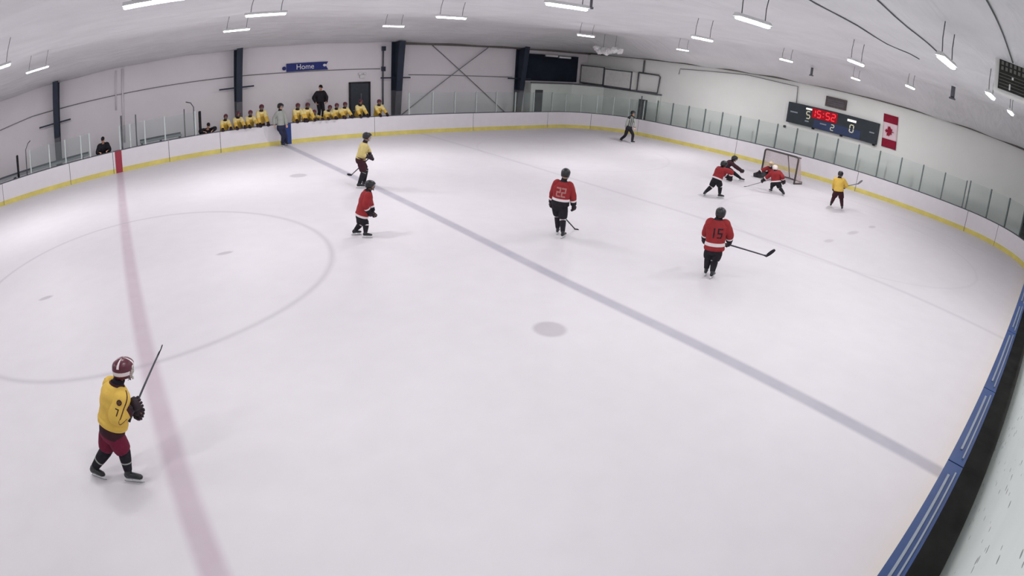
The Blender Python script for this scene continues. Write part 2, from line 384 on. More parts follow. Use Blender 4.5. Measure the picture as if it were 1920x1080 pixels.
# ------------------------------------------------------------------ tapered steel columns
def column(x, label, wfl=.30, d0=.34, d1=.78, z1=4.72):
    root = thing('steel_column', (x, WF, -.02), label, 'column', 'tapered navy steel columns on the bench-side wall', 'structure')
    def seg(za, zb, name, m):
        da = d0 + (d1 - d0) * za / z1; db = d0 + (d1 - d0) * zb / z1
        b = MB()
        def slab(w, ya0, ya1, yb0, yb1):
            b.hexa([(-w / 2, -ya1, za), (w / 2, -ya1, za), (w / 2, -ya0, za), (-w / 2, -ya0, za), (-w / 2, -yb1, zb), (w / 2, -yb1, zb), (w / 2, -yb0, zb), (-w / 2, -yb0, zb)])
        slab(wfl, da - .025, da, db - .025, db); slab(wfl, 0, .025, 0, .025); slab(.03, .025, da - .025, .025, db - .025)
        b.build(name, m, root)
    seg(0, 2.05, 'lower_shaft', M['steel_grey'])
    seg(2.05, z1, 'upper_shaft', M['steel_navy'])
    b = MB(); b.box((-.1, -.4, 2.75), (1.75, .07, .07)); b.build('bracket_bar', M['steel_navy'], root)
column(-3.2, 'tapered dark steel column nearest the red board stripe'); column(6.2, 'tapered dark steel column behind the smaller bench group')
column(14.75, 'tapered navy column right of the dark wall door', .36, .36, .95); column(23.1, 'tapered navy column at the edge of the dark corner panel', .36, .3, .9)
# conduit along the wall
def pipe(name, pts, r, m, label, cat='pipe'):
    b = MB(); b.tube(pts, r, 6); o = b.build(name, m); tag(o, label, cat); return o
pipe('conduit', [(WL, WF - .05, 3.22), (-6.6, WF - .05, 3.2), (-4.6, WF - .05, 3.36), (-3.38, WF - .05, 3.35)], .02, M['conduit'], 'thin grey conduit on the wall left of the leftmost dark column')
pipe('conduit', [(-3.02, WF - .05, 3.345), (1.2, WF - .05, 3.31), (6.02, WF - .05, 3.27)], .02, M['conduit'], 'thin grey conduit on the wall between the two left dark columns')
pipe('conduit', [(6.38, WF - .05, 3.27), (9, WF - .05, 3.22), (13.9, WF - .05, 3.2)], .02, M['conduit'], 'thin grey conduit on the wall passing just under the blue Home sign')
pipe('conduit', [(15.6, WF - .05, 2.86), (19, WF - .05, 2.82), (22.7, WF - .05, 2.78)], .02, M['conduit'], 'short grey conduit crossing the bay with the diagonal braces')
pipe('wall_pipe', [(.35, WF - .06, 4.5), (.35, WF - .06, 1.0)], .05, M['wall_far'], 'pale vertical pipe on the wall above the seated scorekeeper')
pipe('wall_pipe', [(.0, WF - .06, 4.5), (.0, WF - .06, 2.6)], .035, M['wall_far'], 'thin pale pipe beside the wider wall pipe, stopping halfway down')
pipe('brace_rod', [(17.05, WF - .06, 4.48), (20.98, WF - .06, 1.6), (22.85, WF - .06, .25)], .022, M['conduit'], 'grey diagonal brace rod falling to the right between two columns', 'brace')
pipe('brace_rod', [(20.75, WF - .13, 4.48), (16.9, WF - .13, 1.9), (15.0, WF - .13, .6)], .022, M['conduit'], 'grey diagonal brace rod rising to the right between two columns', 'brace')
pipe('drop_pipe', [(14.05, WF - .08, 4.3), (14.05, WF - .08, 1.3)], .05, M['steel_grey'], 'grey vertical pipe with junction boxes left of the wide navy column')

def junction(z, lab):
    b = MB(); b.box((14.05, WF - .14, z), (.2, .14, .24)); tag(b.build('junction_box', M['steel_navy'], bev=.01), lab, 'box')
junction(4.28, 'dark junction box at the top of the grey drop pipe'); junction(3.2, 'dark junction box where the conduit meets the drop pipe')
# doors on the walls
root = thing('door_1', (12.72, WF, 0), 'dark wall door behind the larger bench group', 'door', kind='structure')
b = MB(); b.box((0, -.04, 1.22), (1.04, .08, 2.46)); b.build('door_leaf', M['door_dark'], root)
b = MB()
for x in (-.56, .56): b.box((x, -.05, 1.24), (.08, .12, 2.5))
b.box((0, -.05, 2.5), (1.2, .12, .08)); b.build('door_frame', M['black'], root)
b = MB(); b.box((.06, -.10, 1.55), (.09, .04, .75)); b.build('window_strip', M['cap_grey'], root)
b = MB(); b.tube([(-.4, -.1, 1.05), (-.4, -.15, 1.05), (-.28, -.15, 1.05)], .015); b.build('door_handle', M['alu'], root)
root = thing('emergency_light', (12.85, WF - .05, 2.82), 'small white twin-head emergency light above the dark wall door', 'light')
b = MB(); b.box((0, -.02, 0), (.26, .12, .16)); b.build('body', M['white_pl'], root, bev=.01)
for s in (-1, 1):
    b = MB(); b.ball((s * .14, -.08, .14), (.08, .08, .07)); b.build('lamp_head', M['white_pl'], root)
# Home sign
root = thing('home_sign', (9.85, WF - .03, 3.46), 'blue wall sign reading Home in white letters', 'sign')
b = MB()
b.v = [V(q) for q in ((-1.1, 0, .21), (1.12, 0, .21), (.98, 0, .02), (1.12, 0, -.2), (-1.1, 0, -.2))] + [V((q[0], -.04, q[1])) for q in ((-1.1, .21), (1.12, .21), (.98, .02), (1.12, -.2), (-1.1, -.2))]
b.face([0, 1, 2, 3, 4]); b.face([9, 8, 7, 6, 5])
for i in range(5): b.face([i, (i + 1) % 5, 5 + (i + 1) % 5, 5 + i])
b.build('board', M['sign_blue'], root)
b = MB(); b.ball((-1.22, -.02, -.02), (.1, .02, .1), m=0); b.build('round_emblem', M['sign_blue'], root)
b = MB(); b.ball((.92, -.045, .03), (.09, .012, .07)); b.build('white_emblem', M['white_pl'], root)
fc = bpy.data.curves.new('lettering', 'FONT'); fc.body = 'Home'; fc.size = .38; fc.align_x = 'CENTER'; fc.align_y = 'CENTER'; fc.extrude = .004
ft = bpy.data.objects.new('font_source', fc); COL.objects.link(ft); bpy.context.view_layer.update()
me = bpy.data.meshes.new_from_object(ft.evaluated_get(bpy.context.evaluated_depsgraph_get())); bpy.data.objects.remove(ft); bpy.data.curves.remove(fc)
me.name = 'lettering'; me.materials.clear(); me.materials.append(M['white_pl'])
fo = bpy.data.objects.new('lettering', me); COL.objects.link(fo); fo.parent = root; fo.location = (-.12, -.05, .0); fo.rotation_euler = (PI / 2, 0, 0)

# ------------------------------------------------------------------ far corner: navy panel, cabin, ducts, pipes
b = MB(); b.box((25.8, WF - .08, 3.45), (4.5, .1, 1.65)); tag(b.build('navy_curtain', M['navy_panel']), 'large dark navy panel high on the wall in the far corner', 'curtain')
root = thing('strip_lamp', (26.2, WF - .18, 4.22), 'pale unlit strip lamp above the dark navy panel', 'lamp')
b = MB(); b.box((-.55, 0, 0), (1.0, .1, .12)); b.build('diffuser', M['duct'], root)
b = MB(); b.box((.6, 0, -.04), (1.0, .1, .12)); b.build('diffuser', M['duct'], root)
root = thing('corner_cabin', (0, 0, 0), 'low pale cabin wrapped round the far corner behind the boards', 'cabin')
pl_ = [(23.75, WF - .02), (23.75, 15.75), (27.2, 15.75), (28.62, 14.2), (28.62, 9.75), (WE - .06, 9.75), (WE - .06, WF - .02)]
b = MB(); n = len(pl_); b.v = [V((x, y, 0)) for x, y in pl_] + [V((x, y, 2.5)) for x, y in pl_]
b.face(list(range(n))[::-1]); b.face(list(range(n, 2 * n)))
for i in range(n): b.face([i, (i + 1) % n, n + (i + 1) % n, n + i])
b.build('cabin_wall', M['cabin'], root)
b = MB()
for (x0, y0), (x1, y1) in zip(pl_[1:5], pl_[2:6]):
    d = V((x1 - x0, y1 - y0, 0)); b.box(((x0 + x1) / 2, (y0 + y1) / 2, 2.53), (d.length + .06, .1, .08), rotz(math.atan2(d.y, d.x)))
b.build('roof_edge', M['steel_grey'], root)
b = MB(); b.box((24.4, 15.73, 1.05), (.6, .05, 2.1)); b.build('door', M['door_grey'], root)
b = MB(); b.box((28.6, 10.76, 1.05), (.05, .66, 2.12)); b.build('door', M['door_grey'], root)
def duct(y0, y1, z0, z1, label):
    root = thing('air_duct', (WE - .34, (y0 + y1) / 2, (z0 + z1) / 2), label, 'duct')
    w, h = y1 - y0, z1 - z0
    b = MB(); b.box((0, 0, 0), (.6, w, h)); b.build('casing', M['duct'], root, bev=.015)
    b = MB()
    for s in (-1, 1):
        b.box((-.29, 0, s * (h / 2 - .02)), (.06, w + .02, .07)); b.box((-.29, s * (w / 2 - .02), 0), (.06, .06, h))
    b.build('edge_flange', M['steel_grey'], root)
duct(14.15, 16.3, 2.62, 3.78, 'boxy white air duct nearest the dark navy panel'); duct(11.75, 14.1, 2.6, 3.7, 'boxy white air duct right of the other, above the cabin')
root = thing('pipe_loop', (WE - .12, 10.8, 3.1), 'rectangular loop of dark pipe on the end wall above the grey door', 'pipe')
b = MB(); b.tube([(0, .85, .6), (0, -.75, .58), (0, -.88, .48), (0, -.8, -.5), (0, .85, -.55), (0, .85, .6)], .045); b.build('ring_pipe', M['steel_grey'], root)
b = MB(); b.tube([(0, .5, .6), (0, .5, 1.38)], .05); b.build('riser', M['steel_grey'], root)
root = thing('plastic_bundle', (24.6, 10.3, 4.78), 'crumpled bundle of white plastic sheeting under the ceiling corner', 'sheeting')
b = MB()
for i in range(9):
    random.seed(i); b.ball((random.uniform(-.2, .2), -.75 + i * .19, random.uniform(-.12, .1)), (.2, .22, .16), n=9)
o = b.build('sheeting', M['plastic_sheet'], root)
bq = MB(); bq.tube([(0, -.5, .1), (.05, -.5, ceil_z(24.65, 9.8) - 4.78)], .01, 5); bq.build('hanger', M['cable'], root)
bq = MB(); bq.tube([(0, .4, .1), (.05, .4, ceil_z(24.65, 10.7) - 4.78)], .01, 5); bq.build('hanger', M['cable'], root)
md = o.modifiers.new('r', 'REMESH'); md.mode = 'VOXEL'; md.voxel_size = .03
tx = bpy.data.textures.new('crumple', 'CLOUDS'); tx.noise_scale = .12
md = o.modifiers.new('d', 'DISPLACE'); md.texture = tx; md.strength = .14
pipe('conduit', [(WE - .06, 8.6, 3.9), (WE - .06, 8.55, 4.22), (WE - .06, 4.0, 4.44), (WE - .06, 1.7, 4.33), (WE - .06, .85, 4.32), (WE - .06, .8, 3.4)], .022, M['conduit'], 'thin grey conduit on the end wall running down to the scoreboard')
b = MB(); b.box((WE - .05, 1.28, 2.11), (.08, .12, .12)); tag(b.build('wall_sensor', M['black'], bev=.01), 'tiny black box on the end wall under the scoreboard corner', 'sensor')

# ------------------------------------------------------------------ scoreboard, sign, flag (on the end wall, facing -x)
SEG = {'0': 'abcdef', '1': 'bc', '2': 'abged', '3': 'abgcd', '4': 'fgbc', '5': 'afgcd', '6': 'afgecd', '7': 'abc', '8': 'abcdefg', '9': 'abfgcd'}
def seven(b, ch, o, rt, upv, w, h, t, m=0):
    P = {'a': ((0, h), (w, h)), 'b': ((w, h), (w, h / 2)), 'c': ((w, h / 2), (w, 0)), 'd': ((0, 0), (w, 0)), 'e': ((0, h / 2), (0, 0)), 'f': ((0, h), (0, h / 2)), 'g': ((0, h / 2), (w, h / 2))}
    nrm = rt.cross(upv)
    for s in SEG[ch]:
        (x0, y0), (x1, y1) = P[s]; dx, dy = x1 - x0, y1 - y0; l = math.hypot(dx, dy); ux, uy = dx / l, dy / l; px, py = -uy * t / 2, ux * t / 2
        x0 += ux * t * .35; y0 += uy * t * .35; x1 -= ux * t * .35; y1 -= uy * t * .35
        q = [(x0 - px, y0 - py), (x1 - px, y1 - py), (x1 + px, y1 + py), (x0 + px, y0 + py)]
        b.hexa([o + rt * x + upv * y for x, y in q] + [o + rt * x + upv * y + nrm * .012 for x, y in q], m)
root = thing('scoreboard', (WE, -1.38, 2.92), 'dark scoreboard with red clock digits on the end wall', 'scoreboard')
rt, uv_ = V((0, -1, 0)), V((0, 0, 1))       # right and up as seen from the ice
b = MB(); b.box((-.11, 0, 0), (.22, 5.1, 1.06)); b.build('cabinet', M['score_panel'], root, bev=.02)
b = MB(); b.box((-.225, -.35, -.30), (.012, 2.6, .42)); b.build('blue_panel', M['score_blue'], root)
b = MB(); b.box((-.23, .42, .22), (.014, 1.42, .5)); b.build('clock_field', M['led_redback'], root)
x0 = -.237
for ch, yy in (('1', 1.14), ('5', .83), ('5', .33), ('2', .02)):
    b = MB(); seven(b, ch, V((x0, yy, .05)), rt, uv_, .2, .34, .05); b.build('clock_digit', M['led_red'], root)
for z in (.14, .3): b = MB(); b.box((x0 - .006, .48, z), (.016, .05, .05)); b.build('clock_dot', M['led_red'], root)
b = MB(); seven(b, '5', V((x0, 1.42, -.12)), rt, uv_, .2, .36, .05); b.build('home_score', M['led_dim'], root)
b = MB(); seven(b, '0', V((x0, -1.05, -.26)), rt, uv_, .2, .36, .05); b.build('guest_score', M['led_dim'], root)
b = MB(); seven(b, '2', V((x0, -.02, -.42)), rt, uv_, .17, .28, .04); b.build('period_digit', M['led_dim'], root)
b = MB(); b.box((x0, 1.32, .37), (.02, .34, .09)); b.build('home_plate', M['led_white'], root)
b = MB(); b.box((x0, -1.1, .30), (.02, .48, .11)); b.build('guest_plate', M['led_white'], root)
for y, z, ww, hh in ((1.35, -.27, .22, .07), (.42, -.22, .36, .06), (2.15, .05, .42, .07), (-2.25, 0, .26, .06)):
    b = MB(); b.box((x0, y, z), (.014, ww, hh)); b.build('caption', M['led_grey'], root)
for y in (1.0, -.6, -2.4): b = MB(); b.box((-.1, y, -.56), (.1, .12, .1)); b.build('mount', M['black'], root)
root = thing('wall_sign', (WE, -1.42, 3.90), 'small brown sign mounted above the scoreboard', 'sign')
b = MB(); b.box((-.06, 0, 0), (.12, 1.15, .52)); b.build('board', M['sign_brown'], root, bev=.01)
b = MB(); [b.box((-.125, 0, z), (.012, .9, .05)) for z in (.09, -.02, -.12)]; b.build('faded_caption', M['steel_grey'], root)
root = thing('flag', (WE - .03, -4.5, 3.21), 'red and white maple leaf flag hung vertically on the end wall', 'flag')
def cloth(y0, y1, z0, z1, name, m):
    b = MB(); nn = 14
    for i in range(nn + 1):
        for j in range(9):
            y = y0 + (y1 - y0) * j / 8; z = z0 + (z1 - z0) * i / nn
            b.v.append(V((-.02 - .014 * math.sin(y * 9 + z * 1.3), y + .07 * (z / .8), z)))
    for i in range(nn):
        for j in range(8):
            q = i * 9 + j; b.face([q, q + 1, q + 10, q + 9], 0, True)
    o = b.build(name, m, root, recalc=False); md = o.modifiers.new('t', 'SOLIDIFY'); md.thickness = .006; md.offset = 0
cloth(-.39, .39, -.39, .40, 'white_field', M['flag_white']); cloth(-.39, .39, .40, .80, 'red_band', M['flag_red']); cloth(-.39, .39, -.80, -.39, 'red_band', M['flag_red'])
leaf = [(0, 1), (.15, .72), (.32, .8), (.24, .35), (.48, .56), (.55, .45), (.85, .5), (.76, .22), (.9, .12), (.45, -.22), (.5, -.42), (.06, -.36), (.06, -.75)]
leaf = leaf + [(-x, y) for x, y in leaf[::-1] if x > 0]
b = MB(); n = len(leaf)
for dx in (-.042, -.052):
    b.v += [V((dx, .28 * y, -.28 * x)) for x, y in leaf]       # stalk points to the right: the flag hangs on its side
b.v += [V((-.042, 0, 0)), V((-.052, 0, 0))]
for i in range(n):
    j = (i + 1) % n; b.face([2 * n, i, j]); b.face([2 * n + 1, n + j, n + i]); b.face([i, j, n + j, n + i])
b.build('maple_leaf', M['flag_red'], root)

# ------------------------------------------------------------------ hanging unit with dark grille near the camera, upper right
root = thing('hanging_unit', (9.2, -12.68, 5.4), 'white-framed box with dark grille hanging from the ceiling', 'unit')
b = MB(); b.box((.22, 0, 0), (.42, 1.16, .58)); b.build('casing', M['duct'], root, bev=.015)
for s in (-1, 1):
    b = MB(); b.box((0, s * .265, .0), (.04, .47, .46)); g_ = b.build('grille', M['grille'], root)
    b = MB()
    for i in range(6):
        for z in (.17, .09): b.box((-.022, s * .265 - .18 + i * .072, z), (.012, .04, .055))
    for i in range(5): b.box((-.022, s * .265, -.19 + i * .05), (.012, .44, .008))
    b.build('louvre', M['grille_bar'], g_)
b = MB(); b.box((-.022, .26, -.02), (.014, .03, .04)); b.build('bright_tag', M['white_pl'], root)
b = MB(); b.box((-.022, .3, -.16), (.014, .025, .09)); b.build('bright_tag', M['white_pl'], root)
for y in (-.3, .3):
    b = MB(); b.tube([(.2, y, .28), (.2, y, .42)], .025); b.build('hanger', M['steel_grey'], root)

# ------------------------------------------------------------------ ceiling lights
def lamp(x, y, z, label, pw=1., L=.95):
    root = thing('ceiling_light', (x, y, z), label, 'light', 'hanging strip lights')
    b = MB(); b.hexa([(-L / 2, -.07, 0), (L / 2, -.07, 0), (L / 2, .07, 0), (-L / 2, .07, 0), (-L / 2, -.03, .055), (L / 2, -.03, .055), (L / 2, .03, .055), (-L / 2, .03, .055)])
    b.build('housing', M['lamp_house'], root)
    b = MB(); b.loft([(-L / 2 + .02, 0, -.02), (-L / 2 + .04, 0, -.025), (L / 2 - .04, 0, -.025), (L / 2 - .02, 0, -.02)], [(.02, .01), (.05, .022), (.05, .022), (.02, .01)], side=V((0, 1, 0)), n=10)
    b.build('tube', M['lamp_tube'], root)
    for s in (-1, 1):
        xx = s * L * .36; top = ceil_z(x + xx + .08, y) - z
        b = MB(); b.tube([(xx, 0, .06), (xx + .02, .01, top * .5), (xx + .08, 0, top + .01)], .008, 5); b.build('cable', M['cable'], root)
    ld = bpy.data.lights.new('lamp_light', 'AREA'); ld.shape = 'RECTANGLE'; ld.size = L; ld.size_y = .09; ld.energy = LAMP_W * pw; ld.color = (1, .985, .985)
    lo = bpy.data.objects.new('lamp_light', ld); COL.objects.link(lo); lo.parent = root; lo.location = (0, 0, -.052)
lampspec = [(4.25, 7.02, 'lit strip light above the second tapered column from the left'), (3.4, -.31, 'lit strip light cut by the top left edge of the photo'), (10.73, 8.4, 'lit strip light over the wide navy column top'),
    (8.68, .77, 'lit strip light nearer the camera than the one over the wide column'), (7.06, -5.55, 'lit strip light at the top edge, middle of the photo'), (17.16, 4.43, 'lit strip light near the crumpled plastic bundle'),
    (13.62, -3.69, 'lit strip light high above the ceiling pipe stub, mid right'), (7.9, -8.62, 'large lit strip light at the top right with two long cables'), (19.76, -3.07, 'small distant lit strip light above the scoreboard conduit'),
    (13.36, -8.2, 'lit strip light above the scoreboard, second in its row'), (19.01, -8.01, 'small lit strip light high above the flag'), (8.06, -11.55, 'bright lit strip light nearest the hanging grille unit, upper left of it'),
    (11.64, -11.75, 'lit strip light just below the hanging grille unit'), (14.75, -11.92, 'tiny lit strip light furthest right near the end wall top'), (24.06, 4.81, 'faint distant strip light above the pipe loop')]
for (x, y, l), pw in zip(lampspec, LAMP_P): lamp(x, y, 5.2, l, pw)
for x, y, pw in LAMP_ADDED: lamp(x, y, 5.2, 'added strip light on the left half of the hall, for even light' if x < 4 else 'added strip light above the goal end, for even light', pw)
# ceiling cables, detectors
for y, xa, xb, l in ((-9.5, 2, 14.2, 'thin grey cable on the ceiling left of the brightest lamp cables'), (-10.7, 2, 11.6, 'thin grey cable on the ceiling ending at the brightest lamp'), (-12.42, 2, 9.0, 'thin grey cable on the ceiling running to the hanging grille unit')):
    pts = [(xa + (xb - xa) * i / 14, y, ceil_z(xa + (xb - xa) * i / 14, y) - .03) for i in range(15)]
    pipe('ceiling_cable', pts, .012, M['cable'], l, 'cable')
for x, y, z0, z1, r, l in ((25.6, -1.4, 4.95, ceil_z(25.6, -1.4) - .1, .06, 'short dark pipe stub hanging under the ceiling left of the scoreboard'), (18.4, -9.6, 5.2, ceil_z(18.4, -9.6) - .1, .07, 'dark pipe stub hanging under the ceiling right of the flag'), (9.6, -3.5, 5.45, ceil_z(9.6, -3.5) - .01, .03, 'small dark hook hanging from the ceiling, top middle')):
    b = MB(); b.tube([(x, y, z0), (x, y, z1)], r, 8); b.box((x, y, z0), (r * 2.6, r * 2.6, .05)); tag(b.build('pipe_stub', M['steel_grey']), l, 'pipe')
# ------------------------------------------------------------------ dasher boards
class Path:
    def __init__(s, P):
        s.P = P; s.L = [0]
        for a, c in zip(P, P[1:]): s.L.append(s.L[-1] + (c - a).length)
    def at(s, d):
        d = max(0, min(s.L[-1], d))
        for i in range(len(s.P) - 1):
            if d <= s.L[i + 1] + 1e-9:
                t = (s.P[i + 1] - s.P[i]); l = t.length; t = t / l
                return s.P[i] + t * (d - s.L[i]), V((-t.y, t.x, 0))   # left of travel = outside of the rink (far side first, clockwise)
    def near(s, q):
        best = None
        for i in range(len(s.P) - 1):
            a = s.P[i]; t = s.P[i + 1] - a; u = max(0, min(1, (q - a).dot(t) / t.dot(t))); e = (a + t * u - q).length
            if best is None or e < best[0]: best = (e, s.L[i] + u * t.length)
        return best[1]
PATH = Path(outline(0, 24))
def strip(d0, d1, o0, o1, z0, z1, name, m, root, org):
    """solid bar following the rink edge between path lengths, offset o0..o1 outside, heights z0..z1"""
    ds = [d0] + [l for l in PATH.L if d0 + 1e-3 < l < d1 - 1e-3] + [d1]
    b = MB(); k = 0
    for d in ds:
        p, n = PATH.at(d)
        for o_, z in ((o0, z0), (o1, z0), (o1, z1), (o0, z1)): b.v.append(p + n * o_ + V((0, 0, z)) - org)
    for i in range(len(ds) - 1):
        q = i * 4
        for j in range(4): b.face([q + j, q + (j + 1) % 4, q + 4 + (j + 1) % 4, q + 4 + j])
    b.face([0, 1, 2, 3]); e = (len(ds) - 1) * 4; b.face([e + 3, e + 2, e + 1, e])
    return b.build(name, m, root)
breaks = [V((x, YF, 0)) for x in (WL + .3, -6.1, -2.45, -.28, 2.4, 4.82, 7.7, 12.45, 18.3)] + [V((23.7, YF, 0)), V((26.5, 13.0, 0)), V((28.0, 10.4, 0)), V((XE, 3.4, 0)), V((XE, -3.6, 0)), V((XE, -9.4, 0)), V((27.6, -11.1, 0)), V((24.0, YN, 0)), V((17.5, YN, 0)), V((12.3, YN, 0)), V((8.9, YN, 0)), V((6.4, YN, 0)), V((3.5, YN, 0)), V((WL + .3, YN, 0))]
BD = [PATH.near(q) for q in breaks]
blab = ['white board section at the left edge of the photo', 'white board section below the penalty box glass left of the scorekeeper', 'white board section ending at the red stripe', 'white board section starting with the red stripe', 'short white board section left of the smaller bench group', 'white board section under the smaller bench group', 'white board section with the blue stripe under the larger bench group',
    'white board section under the diagonal wall braces', 'white board section below the navy corner column', 'curved white board section in front of the corner cabin', 'curved white board section ending at the corner gate post', 'white board section from the corner gate post behind the referee', 'white end board section behind the goal', 'white end board section behind the yellow player near the goal', 'white end board section ending at two dark seams', 'curved white board section in the right corner',
    'blue-capped near board section at the right corner', 'blue-capped near board section below the right corner', 'blue-capped near board section above the blue line end', 'blue-capped near board section at the end of the blue ice line', 'blue-capped near board section nearest the bottom right corner', 'blue-capped near board section outside the bottom of the photo']
for i in range(len(BD) - 1):
    d0, d1 = BD[i] + .012, BD[i + 1] - .012
    org = PATH.at((d0 + d1) / 2)[0]
    near = i >= 16
    root = thing('dasher_board', org, blab[i], 'rink boards', 'white dasher boards around the rink')
    strip(d0, d1, 0, .10, 0.0, ZB - .02, 'panel', M['board'], root, org)
    strip(d0, d1, -.012, .02, 0.0, .2, 'kick_plate', M['kick'], root, org)
    if near:
        strip(d0, d1, -.02, .20, ZB - .02, ZB + .03, 'cap_rail', M['cap_blue'], root, org)
        n = max(1, int((d1 - d0) / 1.9)); s = (d1 - d0) / n
        for j in range(n):
            strip(d0 + j * s + .3, d0 + (j + 1) * s - .35, .06, .09, ZB + .03, ZB + .045, 'glass_channel', M['alu'], root, org)
            strip(d0 + j * s + .2, d0 + (j + 1) * s - .15, .135, .155, ZB + .03, ZB + .05, 'glass_channel', M['alu'], root, org)
    else:
        strip(d0, d1, .0, .12, ZB - .02, ZB + .012, 'cap_rail', M['cap_grey'], root, org)
    if i == 3: strip(PATH.near(V((-.17, YF, 0))), PATH.near(V((.15, YF, 0))), -.018, .05, 0, ZB - .01, 'red_stripe', M['red_mark'], root, org)
    if i == 6: strip(PATH.near(V((XB - .03, YF, 0))), PATH.near(V((XB + .36, YF, 0))), -.018, .05, 0, ZB - .01, 'blue_stripe', M['blue_mark'], root, org)
    # seam at the start of the section
    if not near: strip(BD[i] - .012, BD[i] + .012, .01, .09, 0, ZB - .03, 'joint', M['seam'], root, org)

# ------------------------------------------------------------------ glass panels
def panes(ds, z1, group, labeler, pm, pr=.03, off=.06, pane=True):
    for i, d in enumerate(ds):
        p, n = PATH.at(d); org = p + n * off + V((0, 0, ZB + .014))
        root = thing('glass_panel', org, labeler(i), 'glass panel', group)
        h = z1 - ZB - .014
        b = MB(); t = V((-n.y, n.x, 0)); a = math.atan2(t.y, t.x)
        b.box((0, 0, h / 2), (pr * 1.6, pr * 2, h), rotz(a)); b.build('post', pm, root)
        if pane and i < len(ds) - 1:
            p2, n2 = PATH.at(ds[i + 1]); e = p2 + n2 * off + V((0, 0, ZB + .014)) - org; l = e.length
            b = MB(); b.box((e.x / 2, e.y / 2, h / 2 - .01), (l - .05, .012, h - .04), rotz(math.atan2(e.y, e.x))); b.build('pane', M['glass'], root)
# behind the goal
dE0 = PATH.near(V((XE, 9.15, 0))); ds = [dE0 + 1.137 * i for i in range(17)]
panes(ds, 2.24, 'glass panels on the end boards', lambda i: 'clear end glass panel with grey post, %s right of the corner door' % ORD[i + 1], M['post_grey'], .032)
ds2 = [ds[-1] + .18 + 1.12 * i for i in range(6)]
panes(ds2, 2.3, 'glass panels round the right corner', lambda i: 'clear glass panel above the right corner boards, %s after the dark seams' % ORD[i + 1], M['post_grey'], .035)
# round the far corner
dC0 = PATH.near(V((24.0, YF, 0))); ds3 = [dC0 + (dE0 - dC0) * i / 7 for i in range(8)]
panes(ds3, 2.1, 'glass panels round the far corner', lambda i: 'clear glass panel before the corner cabin, %s from the navy column' % ORD[i + 1], M['post_white'], .03)
ds4 = [PATH.near(V((x, YF, 0))) for x in (14.39, 15.77, 17.12, 18.49, 19.85, 21.19, 22.56)] + [dC0 - .01]
panes(ds4, 2.1, 'glass panels below the diagonal braces', lambda i: 'glass panel below the wall braces, %s right of the wide navy column' % ORD[i + 1], M['post_white'], .032)
ds5 = [PATH.near(V((x, YF, 0))) for x in (-4.45, -3.43, -2.6, -1.8, -1.36)]
panes(ds5, 2.02, 'glass panels left of the red stripe', lambda i: 'penalty box glass panel left of the red stripe, %s from the left edge' % ORD[i + 1], M['post_white'], .04)
ds6 = [PATH.near(V((x, YF, 0))) for x in (.12, .62, 1.32, 2.27, 3.7)]
panes(ds6, 2.05, 'glass panels right of the red stripe', lambda i: 'penalty box glass panel right of the red stripe, %s after the scorekeeper' % ORD[i + 1], M['post_white'], .04)
# dark posts and bent pipes of the penalty boxes
def post(x, y, z1, r, m, label, lean=0.):
    b = MB(); b.loft([(x, y, 0.0), (x, y, z1 - .03), (x, y, z1)], [r, r, r * .6], n=8); tag(b.build('gate_post', m), label, 'post')
post(-5.2, YF + .3, 1.95, .06, M['post_dark'], 'black padded post near the left edge above the boards')
post(.22, YF + .3, 2.45, .04, M['steel_grey'], 'tall dark grey post right of the seated scorekeeper')
post(.95, YF + 1.15, 2.3, .03, M['steel_grey'], 'thin grey post between two pale glass posts')
post(3.96, YF + .3, 2.0, .065, M['post_dark'], 'black padded post left of the dark bench sitter')
pipe('bent_pipe', [(-4.75, YF + .35, .0), (-4.72, YF + .35, 2.05), (-4.6, YF + .45, 2.3), (-4.5, YF + .65, 2.37)], .025, M['steel_grey'], 'bent grey pipe beside the black post at the left edge')
pipe('bent_pipe', [(3.75, YF + .6, .0), (3.72, YF + .6, 2.2), (3.6, YF + .7, 2.4), (3.4, YF + .9, 2.46)], .025, M['steel_grey'], 'bent grey pipe left of the black padded post by the small bench group')
pipe('bent_pipe', [(3.3, YF + .9, .0), (3.3, YF + .9, 2.15)], .025, M['steel_grey'], 'straight grey pipe under the bend of the bent pipe')
pipe('corner_pole', [(28.06, 10.45, .0), (28.09, 10.45, 2.35)], .035, M['steel_grey'], 'tall thin grey pole at the board seam left of the referee', 'pole')
# penalty box counters behind the boards
for x0, x1, l in ((-9.5, -1.5, 'pale grey bench top behind the boards left of the red stripe'), (1.1, 3.1, 'pale grey bench top behind the boards right of the red stripe')):
    root = thing('box_bench', ((x0 + x1) / 2, YF + .75, 0), l, 'bench')
    b = MB(); b.box((0, 0, 1.02), (x1 - x0, .5, .06)); b.build('bench_top', M['bench'], root)
    b = MB(); b.box((0, .27, 1.06), (x1 - x0, .05, .12)); b.build('back_edge', M['cap_grey'], root)
    for s in (-1, 0, 1):
        b = MB(); b.box((s * (x1 - x0) * .46, 0, .5), (.08, .4, 1.0)); b.build('leg', M['cap_grey'], root)
root = thing('player_bench', (9.3, 15.45, 0), 'long grey bench behind the players where the coach stands', 'bench')
b = MB(); b.box((0, 0, .73), (9.4, .45, .05)); b.build('seat', M['bench'], root)
for x in (-4.4, -1.5, 1.5, 4.4):
    b = MB(); b.box((x, 0, .36), (.08, .4, .7)); b.build('leg', M['cap_grey'], root)
b = MB(); b.box((8.2, 15.2, .1), (12.5, 2.3, .2)); tag(b.build('floor_bench_platform', M['dark_floor']), 'raised dark floor of the player benches', 'floor', kind='structure')

